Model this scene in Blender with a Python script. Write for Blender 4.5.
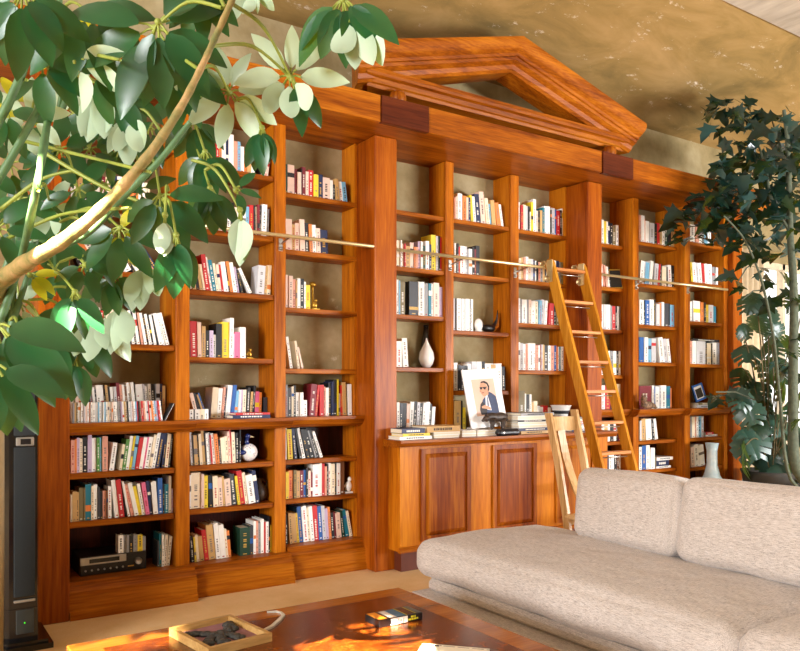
import bpy, math, random
from mathutils import Vector, Matrix, noise
R_ = math.radians
for o in list(bpy.data.objects): bpy.data.objects.remove(o)
scene = bpy.context.scene
COL = scene.collection
# ---------------------------------------------------------------- camera
TH = R_(33.7); FPX = 760.0; HOR = 388.0; CZ = 1.30
cd = bpy.data.cameras.new('camera'); cam = bpy.data.objects.new('camera', cd); COL.objects.link(cam)
cam.location = (0, 0, CZ); cam.rotation_euler = (R_(90), 0, -TH)
cd.sensor_width = 36; cd.sensor_fit = 'HORIZONTAL'; cd.lens = FPX/800*36
cd.shift_y = (HOR-325.5)/800; cd.clip_start = .05
scene.camera = cam
# ---------------------------------------------------------------- world, lights, exposure
w = bpy.data.worlds.new('world'); scene.world = w; w.use_nodes = True
w.node_tree.nodes['Background'].inputs[0].default_value = (1.0, .975, .92, 1)
w.node_tree.nodes['Background'].inputs[1].default_value = 1.6
def area(name, loc, target, sx, sy, power, col=(1, 1, 1)):
    d = bpy.data.lights.new(name, 'AREA'); d.shape = 'RECTANGLE'; d.size = sx; d.size_y = sy
    d.energy = power; d.color = col
    o = bpy.data.objects.new(name, d); COL.objects.link(o); o.location = loc
    o.rotation_euler = (Vector(target)-Vector(loc)).to_track_quat('-Z', 'Y').to_euler()
    return o
area('window_light_rear_right', (8.0, -1.6, 1.35), (4.2, 4.8, 1.5), 3.6, 1.1, 590, (.97, .98, 1))
area('window_light_left', (-6.2, -.4, 2.1), (3.5, 4.9, 1.0), 2.2, 1.9, 900, (.98, .98, 1))
SUN = Vector((.62, .42, -.66)).normalized()
for hit, cone in (((1.30, 2.20, .4), 5.2), ((.68, 2.80, .4), 4.0)):
    sd = bpy.data.lights.new('sunlight_through_leaves', 'SPOT'); sd.energy = 30000 if cone > 5 else 11000; sd.color = (1, .86, .62); sd.shadow_soft_size = .02; sd.spot_size = R_(cone); sd.spot_blend = .3
    sun = bpy.data.objects.new('sunlight_through_leaves', sd); COL.objects.link(sun)
    sun.location = Vector(hit)-SUN*5.7; sun.rotation_euler = SUN.to_track_quat('-Z', 'Y').to_euler()
vs = scene.view_settings
vs.view_transform = 'Standard'; vs.look = 'None'; vs.gamma = 1; vs.use_curve_mapping = False; vs.exposure = 0.12
# ---------------------------------------------------------------- measuring helpers (sight line of a photo point met with a plane)
def tanp(u): return math.tan(TH+math.atan((u-400)/FPX))
def Xat(u, Y): return Y*tanp(u)
def dep(u, Y): return Y*(math.cos(TH)+tanp(u)*math.sin(TH))
def Zat(u, v, Y): return CZ+(HOR-v)*dep(u, Y)/FPX
def P(u, v, Y): return Vector((Xat(u, Y), Y, Zat(u, v, Y)))
def PD(u, v, d):
    s = (u-400)/FPX*d
    return Vector((math.sin(TH)*d+math.cos(TH)*s, math.cos(TH)*d-math.sin(TH)*s, CZ+(HOR-v)/FPX*d))
def PZ(u, v, z):
    return PD(u, v, (CZ-z)*FPX/(v-HOR))
# ---------------------------------------------------------------- materials
def lin(c): return tuple(((x/255)/12.92 if x/255 <= .04045 else ((x/255+.055)/1.055)**2.4) for x in c)
MATS = {}
def mat(name, rgb, rough=.6, spec=.5, metal=0, nv=.12, scale=20, bump=0, coat=0, emit=None):
    if name in MATS: return MATS[name]
    m = bpy.data.materials.new(name); m.use_nodes = True; nt = m.node_tree; b = nt.nodes['Principled BSDF']
    c = lin(rgb)
    b.inputs['Roughness'].default_value = rough; b.inputs['Metallic'].default_value = metal
    b.inputs['Specular IOR Level'].default_value = spec
    b.inputs['Coat Weight'].default_value = coat; b.inputs['Coat Roughness'].default_value = .12
    tc = nt.nodes.new('ShaderNodeTexCoord'); nz = nt.nodes.new('ShaderNodeTexNoise'); nz.inputs['Scale'].default_value = scale
    nz.inputs['Detail'].default_value = 3
    nt.links.new(tc.outputs['Object'], nz.inputs['Vector'])
    rp = nt.nodes.new('ShaderNodeValToRGB')
    rp.color_ramp.elements[0].position = .3; rp.color_ramp.elements[1].position = .7
    rp.color_ramp.elements[0].color = tuple(x*(1-nv) for x in c)+(1,); rp.color_ramp.elements[1].color = tuple(min(1, x*(1+nv)) for x in c)+(1,)
    nt.links.new(nz.outputs['Fac'], rp.inputs['Fac']); nt.links.new(rp.outputs['Color'], b.inputs['Base Color'])
    if bump:
        bp = nt.nodes.new('ShaderNodeBump'); bp.inputs['Strength'].default_value = bump; bp.inputs['Distance'].default_value = .01
        nt.links.new(nz.outputs['Fac'], bp.inputs['Height']); nt.links.new(bp.outputs['Normal'], b.inputs['Normal'])
    if emit:
        b.inputs['Emission Color'].default_value = c+(1,); b.inputs['Emission Strength'].default_value = emit
    MATS[name] = m; return m
def wood(name, axis, ca, cb, cc, rough=.36, coat=.04, fine=1.0, burl=0):
    """long-grained timber; axis = direction of the grain"""
    m = bpy.data.materials.new(name); m.use_nodes = True; nt = m.node_tree; b = nt.nodes['Principled BSDF']
    L = nt.links
    tc = nt.nodes.new('ShaderNodeTexCoord')
    def noisetex(sx, detail, dist=0.0):
        mp = nt.nodes.new('ShaderNodeMapping'); s = [sx]*3; s['XYZ'.index(axis)] = sx*(.06 if not burl else .8)
        mp.inputs['Scale'].default_value = s
        L.new(tc.outputs['Object'], mp.inputs['Vector'])
        nz = nt.nodes.new('ShaderNodeTexNoise'); nz.inputs['Scale'].default_value = 1; nz.inputs['Detail'].default_value = detail
        nz.inputs['Distortion'].default_value = dist
        L.new(mp.outputs['Vector'], nz.inputs['Vector']); return nz
    n1 = noisetex(9*fine, 3, .6+burl); n2 = noisetex(90*fine, 4)
    mx = nt.nodes.new('ShaderNodeMix'); mx.data_type = 'FLOAT'; mx.inputs[0].default_value = .38
    L.new(n1.outputs['Fac'], mx.inputs[2]); L.new(n2.outputs['Fac'], mx.inputs[3])
    rp = nt.nodes.new('ShaderNodeValToRGB'); e = rp.color_ramp.elements
    e[0].position = .34; e[0].color = lin(ca)+(1,); e[1].position = .66; e[1].color = lin(cc)+(1,)
    k = e.new(.5); k.color = lin(cb)+(1,)
    L.new(mx.outputs[0], rp.inputs['Fac']); L.new(rp.outputs['Color'], b.inputs['Base Color'])
    b.inputs['Roughness'].default_value = rough; b.inputs['Coat Weight'].default_value = coat*.8; b.inputs['Coat Roughness'].default_value = .2; b.inputs['Specular IOR Level'].default_value = .14
    MATS[name] = m; return m
CH = ((100, 42, 5), (152, 80, 10), (188, 112, 24))
WV = wood('cherry_wood_upright', 'Z', (134, 66, 8), (180, 100, 14), (206, 128, 26))
WP = wood('cherry_wood_post', 'Z', (112, 44, 6), (152, 74, 10), (180, 98, 20))
WH = wood('cherry_wood_lengthwise', 'X', *CH)
WY = wood('cherry_wood_crosswise', 'Y', *CH)
WD = wood('dark_cherry_panel', 'Z', (82, 26, 5), (132, 62, 10), (192, 116, 22), fine=.5)
WK = wood('dark_mahogany_block', 'X', (62, 22, 8), (88, 36, 14), (108, 50, 22))
WL = wood('honey_ladder_wood', 'Z', (160, 98, 16), (190, 124, 28), (212, 150, 50))
WM = wood('pale_maple', 'Z', (164, 122, 70), (200, 160, 108), (222, 188, 140), coat=.2)
WT = wood('burl_table_top', 'X', (66, 24, 4), (104, 46, 10), (138, 72, 20), rough=.22, coat=.7, fine=1.4, burl=1)
WB = wood('table_border_wood', 'X', (130, 70, 18), (160, 92, 28), (186, 116, 42), rough=.22, coat=.7)
def blotch(name, cols, scale, rough=.9, stretch=(1, 1, 1), bump=.2, streak=None, distort=0):
    m = bpy.data.materials.new(name); m.use_nodes = True; nt = m.node_tree; b = nt.nodes['Principled BSDF']; L = nt.links
    tc = nt.nodes.new('ShaderNodeTexCoord'); mp = nt.nodes.new('ShaderNodeMapping'); mp.inputs['Scale'].default_value = stretch
    L.new(tc.outputs['Object'], mp.inputs['Vector'])
    nz = nt.nodes.new('ShaderNodeTexNoise'); nz.inputs['Scale'].default_value = scale; nz.inputs['Detail'].default_value = 7; nz.inputs['Roughness'].default_value = .62
    nz.inputs['Distortion'].default_value = distort
    L.new(mp.outputs['Vector'], nz.inputs['Vector'])
    rp = nt.nodes.new('ShaderNodeValToRGB'); e = rp.color_ramp.elements
    n = len(cols)
    for i, c in enumerate(cols):
        pos = .3+.4*i/(n-1)
        if i == 0: q = e[0]; q.position = pos
        elif i == n-1: q = e[1] if n == 2 else e[-1]; q.position = pos
        else: q = e.new(pos)
        q.color = lin(c)+(1,)
    L.new(nz.outputs['Fac'], rp.inputs['Fac'])
    out = rp.outputs['Color']
    if streak:
        n2 = nt.nodes.new('ShaderNodeTexNoise'); n2.inputs['Scale'].default_value = streak[1]; n2.inputs['Detail'].default_value = 9; n2.inputs['Roughness'].default_value = .75
        L.new(mp.outputs['Vector'], n2.inputs['Vector'])
        r2 = nt.nodes.new('ShaderNodeValToRGB'); r2.color_ramp.elements[0].position = streak[2]; r2.color_ramp.elements[1].position = streak[2]+.1
        L.new(n2.outputs['Fac'], r2.inputs['Fac'])
        mx = nt.nodes.new('ShaderNodeMix'); mx.data_type = 'RGBA'
        L.new(r2.outputs['Color'], mx.inputs[0]); L.new(out, mx.inputs[6]); mx.inputs[7].default_value = lin(streak[0])+(1,)
        out = mx.outputs[2]
    L.new(out, b.inputs['Base Color']); b.inputs['Roughness'].default_value = rough
    bp = nt.nodes.new('ShaderNodeBump'); bp.inputs['Strength'].default_value = bump; bp.inputs['Distance'].default_value = .01
    L.new(nz.outputs['Fac'], bp.inputs['Height']); L.new(bp.outputs['Normal'], b.inputs['Normal'])
    MATS[name] = m; return m
PLAS = blotch('khaki_plaster', ((126, 112, 74), (158, 142, 102), (186, 172, 136)), 2.2, streak=((208, 198, 172), 5, .62))
CEIL = blotch('gold_mottled_plaster', ((116, 96, 50), (150, 122, 68), (172, 140, 88)), 1.3, stretch=(1, 2.2, 1), streak=((230, 216, 196), 4.2, .60), distort=.6)
CEI2 = blotch('pale_grey_plaster', ((158, 148, 134), (184, 174, 160), (200, 192, 178)), 3, stretch=(3, .6, 1))
CARP = blotch('sand_carpet', ((212, 172, 112), (224, 188, 134), (232, 200, 152)), 2.0, bump=.3, streak=((206, 162, 92), 90, .56))
def fabric(name, c1, c2, c3):
    m = bpy.data.materials.new(name); m.use_nodes = True; nt = m.node_tree; b = nt.nodes['Principled BSDF']; L = nt.links
    tc = nt.nodes.new('ShaderNodeTexCoord')
    outs = []
    for s in ((620, 36, 440), (36, 620, 440)):
        mp = nt.nodes.new('ShaderNodeMapping'); mp.inputs['Scale'].default_value = s; L.new(tc.outputs['Object'], mp.inputs['Vector'])
        nz = nt.nodes.new('ShaderNodeTexNoise'); nz.inputs['Scale'].default_value = 1; nz.inputs['Detail'].default_value = 2; L.new(mp.outputs['Vector'], nz.inputs['Vector']); outs.append(nz.outputs['Fac'])
    mx = nt.nodes.new('ShaderNodeMix'); mx.data_type = 'FLOAT'; mx.inputs[0].default_value = .5
    L.new(outs[0], mx.inputs[2]); L.new(outs[1], mx.inputs[3])
    rp = nt.nodes.new('ShaderNodeValToRGB'); e = rp.color_ramp.elements
    e[0].position = .33; e[0].color = lin(c1)+(1,); e[1].position = .66; e[1].color = lin(c3)+(1,); k = e.new(.48); k.color = lin(c2)+(1,)
    L.new(mx.outputs[0], rp.inputs['Fac']); L.new(rp.outputs['Color'], b.inputs['Base Color'])
    b.inputs['Roughness'].default_value = .95; b.inputs['Sheen Weight'].default_value = .25
    bp = nt.nodes.new('ShaderNodeBump'); bp.inputs['Strength'].default_value = .35; bp.inputs['Distance'].default_value = .004
    n3 = nt.nodes.new('ShaderNodeTexNoise'); n3.inputs['Scale'].default_value = 7; n3.inputs['Detail'].default_value = 3
    L.new(tc.outputs['Object'], n3.inputs['Vector'])
    L.new(mx.outputs[0], bp.inputs['Height'])
    b2 = nt.nodes.new('ShaderNodeBump'); b2.inputs['Strength'].default_value = .35; b2.inputs['Distance'].default_value = .05
    L.new(n3.outputs['Fac'], b2.inputs['Height']); L.new(bp.outputs['Normal'], b2.inputs['Normal'])
    L.new(b2.outputs['Normal'], b.inputs['Normal'])
    MATS[name] = m; return m
FAB = fabric('heather_grey_weave', (120, 110, 105), (198, 186, 176), (226, 218, 212))
def leafmat(name, top, under, rough=.35, trans=.14):
    m = bpy.data.materials.new(name); m.use_nodes = True; nt = m.node_tree; b = nt.nodes['Principled BSDF']; L = nt.links
    g = nt.nodes.new('ShaderNodeNewGeometry'); tc = nt.nodes.new('ShaderNodeTexCoord'); nz = nt.nodes.new('ShaderNodeTexNoise'); nz.inputs['Scale'].default_value = 9
    L.new(tc.outputs['Object'], nz.inputs['Vector'])
    rp = nt.nodes.new('ShaderNodeValToRGB'); e = rp.color_ramp.elements; e[0].position = .35; e[1].position = .65
    t = lin(top); e[0].color = tuple(x*.65 for x in t)+(1,); e[1].color = tuple(min(1, x*1.35) for x in t)+(1,)
    L.new(nz.outputs['Fac'], rp.inputs['Fac'])
    mx = nt.nodes.new('ShaderNodeMix'); mx.data_type = 'RGBA'; L.new(g.outputs['Backfacing'], mx.inputs[0])
    L.new(rp.outputs['Color'], mx.inputs[6]); mx.inputs[7].default_value = lin(under)+(1,)
    L.new(mx.outputs[2], b.inputs['Base Color']); b.inputs['Roughness'].default_value = rough
    tr = nt.nodes.new('ShaderNodeBsdfTranslucent'); tr.inputs[0].default_value = lin((170, 200, 40))+(1,)
    ms = nt.nodes.new('ShaderNodeMixShader'); ms.inputs[0].default_value = trans
    L.new(b.outputs[0], ms.inputs[1]); L.new(tr.outputs[0], ms.inputs[2]); L.new(ms.outputs[0], nt.nodes['Material Output'].inputs[0])
    MATS[name] = m; return m
LF1 = leafmat('umbrella_plant_leaf', (22, 76, 42), (186, 208, 182))
LF2 = leafmat('dark_lobed_leaf', (12, 38, 32), (44, 70, 68), .22, .06)
LF3 = leafmat('monstera_leaf', (14, 48, 38), (50, 82, 70), .3, .1)
LFY = leafmat('backlit_yellow_leaf', (214, 200, 30), (220, 210, 60), .5, .4)  # sun shining through the leaves from behind, put into their yellow colour
BRASS = mat('polished_brass', (226, 208, 158), .3, metal=.75, nv=.05)
STEEL = mat('brushed_steel', (190, 188, 184), .3, metal=1, nv=.05)
# ---------------------------------------------------------------- mesh helper
def wl(o):
    p = Vector(o.location)
    while o.parent: o = o.parent; p = p+Vector(o.location)
    return p
class MB:
    def __init__(s): s.v = []; s.f = []; s.m = []; s.sm = []
    def add(s, vs, fs, mi=0, smooth=False):
        b = len(s.v); s.v += [tuple(p) for p in vs]
        for f in fs: s.f.append([b+i for i in f]); s.m.append(mi); s.sm.append(smooth)
        return s
    def box(s, x0, x1, y0, y1, z0, z1, mi=0, M=None, bev=0):
        if bev:
            return s.bbox(x0, x1, y0, y1, z0, z1, mi, M, bev)
        vs = [Vector((x, y, z)) for x in (x0, x1) for y in (y0, y1) for z in (z0, z1)]
        if M: vs = [M @ p for p in vs]
        return s.add(vs, [(0, 1, 3, 2), (4, 6, 7, 5), (0, 4, 5, 1), (2, 3, 7, 6), (0, 2, 6, 4), (1, 5, 7, 3)], mi)
    def bbox(s, x0, x1, y0, y1, z0, z1, mi, M, r):
        """box with chamfered edges"""
        r = min(r, (x1-x0)*.45, (y1-y0)*.45, (z1-z0)*.45)
        lo = (x0, y0, z0); hi = (x1, y1, z1); vs = []; idx = {}
        for i in (0, 1):
            for j in (0, 1):
                for k in (0, 1):
                    c = [(lo, hi)[i][0], (lo, hi)[j][1], (lo, hi)[k][2]]; sg = (1-2*i, 1-2*j, 1-2*k)
                    for a in range(3):
                        p = [c[q]+(0 if q == a else sg[q]*r) for q in range(3)]
                        idx[(i, j, k, a)] = len(vs); vs.append(Vector(p))
        fs = []
        for a in range(3):
            o = [q for q in range(3) if q != a]
            for sd in (0, 1):
                f = []
                for (p, q) in ((0, 0), (1, 0), (1, 1), (0, 1)):
                    t = [0, 0, 0]; t[a] = sd; t[o[0]] = p; t[o[1]] = q; f.append(idx[(t[0], t[1], t[2], a)])
                fs.append(f)
            for p in (0, 1):
                for q in (0, 1):
                    t0 = [0, 0, 0]; t1 = [0, 0, 0]; t0[o[0]] = t1[o[0]] = p; t0[o[1]] = t1[o[1]] = q; t1[a] = 1
                    fs.append([idx[(*t0, o[0])], idx[(*t1, o[0])], idx[(*t1, o[1])], idx[(*t0, o[1])]])
        for i in (0, 1):
            for j in (0, 1):
                for k in (0, 1): fs.append([idx[(i, j, k, 0)], idx[(i, j, k, 1)], idx[(i, j, k, 2)]])
        c = Vector(((x0+x1)/2, (y0+y1)/2, (z0+z1)/2)); g = []
        for f in fs:
            n = (vs[f[1]]-vs[f[0]]).cross(vs[f[2]]-vs[f[0]]); m_ = sum((vs[i] for i in f), Vector())/len(f)
            g.append(f if n.dot(m_-c) > 0 else f[::-1])
        if M: vs = [M @ p for p in vs]
        return s.add(vs, g, mi)
    def tube(s, pts, rad, n=10, mi=0, cap=True):
        pts = [Vector(p) for p in pts]; k = len(pts)
        if not isinstance(rad, (list, tuple)): rad = [rad]*k
        vs = []; up = Vector((.13, .27, 1)).normalized()
        for i, p in enumerate(pts):
            d = (pts[min(i+1, k-1)]-pts[max(i-1, 0)]).normalized()
            a = d.cross(up)
            if a.length < .1: a = d.cross(Vector((1, 0, 0)))
            a.normalize(); b = d.cross(a)
            for j in range(n):
                t = 2*math.pi*j/n; vs.append(p+(a*math.cos(t)+b*math.sin(t))*rad[i])
        fs = [(i*n+j, (i+1)*n+j, (i+1)*n+(j+1) % n, i*n+(j+1) % n) for i in range(k-1) for j in range(n)]
        fs = [f[::-1] for f in fs]
        if cap: fs += [tuple(range(n)), tuple(range((k-1)*n, k*n))[::-1]]
        return s.add(vs, fs, mi, True)
    def lathe(s, prof, n=24, mi=0, c=(0, 0, 0)):
        vs = [(c[0]+r*math.cos(2*math.pi*j/n), c[1]+r*math.sin(2*math.pi*j/n), c[2]+z) for r, z in prof for j in range(n)]
        fs = [(i*n+j, i*n+(j+1) % n, (i+1)*n+(j+1) % n, (i+1)*n+j) for i in range(len(prof)-1) for j in range(n)]
        fs += [tuple(range(n))[::-1], tuple(range((len(prof)-1)*n, len(prof)*n))]
        return s.add(vs, fs, mi, True)
    def ell(s, c, r, M=None, n=14, mi=0):
        prof = []
        vs = []; rows = n//2+1
        for i in range(rows):
            a = math.pi*i/(rows-1)
            for j in range(n):
                b = 2*math.pi*j/n
                p = Vector((r[0]*math.sin(a)*math.cos(b), r[1]*math.sin(a)*math.sin(b), r[2]*math.cos(a)))
                if M: p = M @ p
                vs.append(p+Vector(c))
        fs = [(i*n+j, (i+1)*n+j, (i+1)*n+(j+1) % n, i*n+(j+1) % n) for i in range(rows-1) for j in range(n)]
        return s.add(vs, fs, mi, True)
    def extr(s, prof, a, b, up=Vector((0, 0, 1)), out=Vector((0, -1, 0)), mi=0, ca=None, cb=None):
        """moulding: profile of (out, up) pairs swept from a to b; ca/cb skew the ends with `out`"""
        a = Vector(a); b = Vector(b); d = (b-a).normalized(); n = len(prof)
        vs = [a+out*x+up*z+(d*(ca*x) if ca else Vector()) for x, z in prof]+[b+out*x+up*z+(d*(cb*x) if cb else Vector()) for x, z in prof]
        fs = [(i, (i+1) % n, n+(i+1) % n, n+i) for i in range(n)]+[tuple(range(n))[::-1], tuple(range(n, 2*n))]
        return s.add(vs, fs, mi)
    def build(s, name, mats, parent=None, loc=None, smooth=None, weld=False):
        if not isinstance(mats, (list, tuple)): mats = [mats]
        me = bpy.data.meshes.new(name); org = Vector(loc) if loc is not None else Vector()
        if parent is not None and loc is None: org = wl(parent)
        me.from_pydata([tuple(Vector(v)-org) for v in s.v], [], s.f)
        for m in mats: me.materials.append(m)
        me.polygons.foreach_set('material_index', s.m); me.polygons.foreach_set('use_smooth', s.sm if smooth is None else [smooth]*len(s.f))
        me.update()
        o = bpy.data.objects.new(name, me); COL.objects.link(o)
        if parent is not None:
            o.parent = parent
            if loc is not None: o.location = org-wl(parent)
        else: o.location = org
        return o
def tag(o, label=None, cat=None, group=None, kind=None):
    if label: o['label'] = label
    if cat: o['category'] = cat
    if group: o['group'] = group
    if kind: o['kind'] = kind
    return o
def thing(name, loc, label, cat, group=None):
    o = bpy.data.objects.new(name, None); COL.objects.link(o); o.location = loc; o.empty_display_size = .1
    return tag(o, label, cat, group)
def struct(name, mb, m): return tag(mb.build(name, m), kind='structure')
# ================================================================ SETTING
YB = 5.0           # wall behind the shelves
CT = 3.92
struct('floor', MB().box(-6.8, 10.7, -4.8, 5.2, -.05, 0), CARP)
WX0, WX1, WZ0, WZ1 = 7.62, 10.0, .62, 2.78
mb = MB(); mb.box(-6.8, WX0, YB, YB+.2, 0, 4.1); mb.box(WX0, WX1, YB, YB+.2, 0, WZ0); mb.box(WX0, WX1, YB, YB+.2, WZ1, 4.1); mb.box(WX1, 10.5, YB, YB+.2, 0, 4.1)
struct('wall_back', mb, PLAS)
struct('wall_right', MB().box(10.5, 10.7, -4.6, 5.2, 0, 4.6), PLAS)
struct('wall_left', MB().box(-6.8, -6.6, -4.6, 5.2, 0, 4.6), PLAS)
struct('wall_front', MB().box(-6.8, 10.7, -4.8, -4.6, 0, 4.6), PLAS)
mb = MB(); S = .35
mb.add([(-6.8, YB+.2, CT-.2*S), (10.7, YB+.2, CT-.2*S), (10.7, 3.6, CT+1.4*S), (-6.8, 3.6, CT+1.4*S)], [(0, 1, 2, 3)])
mb.add([(-6.8, YB+.2, CT-.2*S+.1), (10.7, YB+.2, CT-.2*S+.1), (10.7, 3.6, CT+1.4*S+.1), (-6.8, 3.6, CT+1.4*S+.1)], [(3, 2, 1, 0)])
struct('ceiling', mb, CEIL)
struct('trim_1', MB().box(-6.8, 10.7, -4.8, 3.6, CT+1.4*S-.03, CT+1.4*S+.1), CEI2)
mb = MB()
for a, b in ((WX0, WX0+.07), (WX1-.07, WX1), (8.85, 8.9)): mb.box(a, b, YB+.02, YB+.1, WZ0, WZ1)
mb.box(WX0, WX1, YB+.02, YB+.1, WZ0, WZ0+.07); mb.box(WX0, WX1, YB+.02, YB+.1, WZ1-.07, WZ1)
struct('window_1', mb, mat('window_paint', (226, 212, 186), .5))
# ================================================================ BOOKCASE
TOPZ = 3.085
PX = (2.824, 3.009, 4.975, 5.16)
S1, S2 = (1.447, 1.534), (2.137, 2.218)
S3, S4 = (5.772, 5.853), (6.456, 6.543)
C1s, C2s = (3.615, 3.694), (4.296, 4.386)
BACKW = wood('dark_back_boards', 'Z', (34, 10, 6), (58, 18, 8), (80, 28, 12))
BAYS = {  # x0, x1, shelf front plane, stile plane, [shelf reference points u,v of the top front edge], ledge point
 'L1': (.819, 1.447, 4.67, 4.655, [(72, 579.3), (72, 522.5), (72, 473.6), 'L', (107, 343.3), (81, 268), (85, 200), (89, 132)], (72, 420.2)),
 'L2': (1.534, 2.137, 4.735, 4.72, [(190, 563.6), (190, 509.8), (189, 466), 'L', (189, 356.8), (189, 288.8), (197, 227.6), (223, 168)], (189, 418.4)),
 'L3': (2.218, 2.824, 4.80, 4.80, [(288, 545), (287, 499.4), (287, 460), 'L', (286, 368.4), (286, 307.2), (286, 249), (286, 192)], (286, 416.2)),
 'C1': (3.009, 3.615, 4.79, 4.77, [(397, 367), (397, 314), (397, 266), (400, 210)], None),
 'C2': (3.694, 4.296, 4.79, 4.77, [(455, 390.7), (455, 330), (455, 272.6), (454.5, 218.5)], None),
 'C3': (4.386, 4.975, 4.79, 4.77, [(520.5, 370), (520, 322.8), (519.6, 279.3), (519, 229)], None),
 'R1': (5.16, 5.772, 4.83, 4.83, [(604, 500), (604, 471.8), (604, 442), 'L', (607, 374.8), (602, 329), (602, 286.3), (602, 243)], (603, 410)),
 'R2': (5.853, 6.456, 4.74, 4.69, [(640, 499), (640, 470.5), (640, 441), 'L', (640.5, 362), (640, 324.3), (639.6, 283), (639, 241)], (636, 410.6)),
 'R3': (6.543, 7.10, 4.67, 4.62, [(692, 496), (692, 467.7), (691.4, 438), 'L', (690.7, 363.7), (690.7, 321), (689, 281.3), (688.6, 241)], (687, 410.6)),
}
BN = {'L1': 'far left bay', 'L2': 'second bay from left', 'L3': 'third bay from left', 'C1': 'left centre bay', 'C2': 'middle centre bay',
      'C3': 'right centre bay', 'R1': 'bay right of the ladder', 'R2': 'second bay from right', 'R3': 'far right bay'}
SHZ = {}
def baylevels(k):
    x0, x1, ys, yst, sh, lg = BAYS[k]; out = []
    for s in sh:
        if s == 'L': out.append(Zat(lg[0], lg[1], ys-.07))
        else: out.append(Zat(s[0], s[1], ys))
    return out
LEDGE = sum(baylevels(k)[3] for k in ('L1', 'L2', 'L3', 'R1', 'R2', 'R3'))/6
print('LEDGE', LEDGE)
STL = {'L1': (*S1, 4.655), 'L2': (*S2, 4.72), 'R2': (*S3, 4.715), 'R3': (*S4, 4.65), 'C1': (*C1s, 4.77), 'C2': (*C2s, 4.77)}
for k, (x0, x1, ys, yst, sh, lg) in BAYS.items():
    zs = baylevels(k)
    if lg: zs[3] = LEDGE
    SHZ[k] = zs; print(k, [round(z, 3) for z in zs])
    desc = {'L1': 'beside the black speaker tower', 'L2': 'with the blue and white bird figure', 'L3': 'left of the tall pilaster',
            'C1': 'holding the white teardrop vase', 'C2': 'behind the framed portrait', 'C3': 'behind the ladder top', 'R1': 'just right of the ladder',
            'R2': 'holding the driftwood animal figure', 'R3': 'nearest the window plants'}[k]
    t = thing('bookcase_bay', (x0, ys, 0), 'cherry wood bookcase bay '+desc+', '+BN[k], 'bookcase', 'bookcase bays along the back wall')
    th = .035
    zlow = 0 if lg else .937
    for i, z in enumerate(zs):
        if lg and i == 3: continue
        if lg and i == 0: continue
        MB().box(x0, x1, ys, YB-.005, z-th, z, bev=.004).build('shelf', WH, t)
    if lg:
        # plinth with stepped moulding, bottom deck
        z0 = zs[0]; xl = x0; xr = x1
        if k in STL and k[0] == 'L': xr = STL[k][1]+.012
        if k in STL and k[0] == 'R': xl = STL[k][0]-.012
        if k in ('L2', 'L3'): xl = x0+.0125
        if k in ('R1', 'R2'): xr = x1-.0125
        prof = [(0, 0), (.135-.0, 0), (.135, .045), (.12, .055), (.12, z0-.07), (.10, z0-.055), (.09, z0-.035), (.075, z0-.02), (.075, z0-.0), (0, z0)]
        MB().extr(prof, (xl, ys, 0), (xr, ys, 0), mi=0).box(x0, x1, ys, YB-.005, z0-.03, z0).build('plinth', WH, t)
        # ledge moulding
        prof = [(0, 0), (.11, 0), (.11, -.02), (.098, -.034), (.088, -.052), (.06, -.07), (0, -.07)]
        MB().extr(prof, (xl, ys, LEDGE), (xr, ys, LEDGE)).box(x0, x1, ys, YB-.005, LEDGE-.07, LEDGE).build('ledge', WH, t)
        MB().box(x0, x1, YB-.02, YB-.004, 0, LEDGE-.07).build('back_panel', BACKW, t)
    if k in STL:
        a, b, yst = STL[k]; y1 = max(ys, yst+.02)
        MB().box(a, b, y1, YB-.004, zlow, TOPZ).build('side_panel', WV, t)
        MB().box(a, b, yst, y1, zlow, TOPZ, bev=.004).build('stile', WV, t)
    elif k == 'L3': MB().box(x1-.018, x1, ys+.005, YB-.004, 0, TOPZ).build('side_panel', WV, t)
    if k in ('R1', 'C1'): MB().box(x0, x0+.015, ys+.005, YB-.004, zlow, TOPZ).build('side_panel', WV, t)
    if k in ('C3',): MB().box(x1-.015, x1, ys+.005, YB-.004, zlow, TOPZ).build('side_panel', WV, t)
    if k == 'R3': MB().box(x1, 7.171, ys-.02, YB-.004, 0, TOPZ).build('side_panel', WV, t)
for nm, x0, x1, y0, lb in (('end_post', .655, .818, 4.54, 'broad cherry wood end post beside the black speaker tower'),
                      ('pilaster', PX[0], PX[1], 4.55, 'tall cherry wood pilaster left of the portrait cabinet'),
                      ('pilaster', PX[2], PX[3], 4.55, 'tall cherry wood pilaster behind the library ladder'),
                      ('end_post', 7.171, 7.333, 4.59, 'sunlit cherry wood end post beside the monstera')):
    MB_ = MB().box(x0, x1, y0, YB-.002, 0, TOPZ, bev=.006)
    tag(MB_.build(nm, WP), lb, 'post', 'upright posts of the bookcase')
# canopy
YF = 4.31
can = thing('cornice_canopy', (4, YF, TOPZ), 'long deep cherry wood canopy running above all the shelves', 'cornice')
for a, b in ((.45, 2.72), (3.116, 4.885), (5.27, 7.52)):
    MB().box(a, b, YF, YF+.03, TOPZ, TOPZ+.18, bev=.003).build('fascia_board', WH, can)
for a, b in ((2.724, 3.112), (4.889, 5.266)):
    MB().box(a, b, YF-.012, YF+.03, TOPZ-.004, TOPZ+.178, bev=.003).build('fascia_block', WK, can)
MB().box(.45, 7.52, YF+.03, YB-.004, TOPZ+.001, TOPZ+.03).build('soffit', WH, can)
MB().box(.45, 7.52, YF+.03, YB-.004, TOPZ+.15, TOPZ+.17).build('top_board', WH, can)
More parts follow.
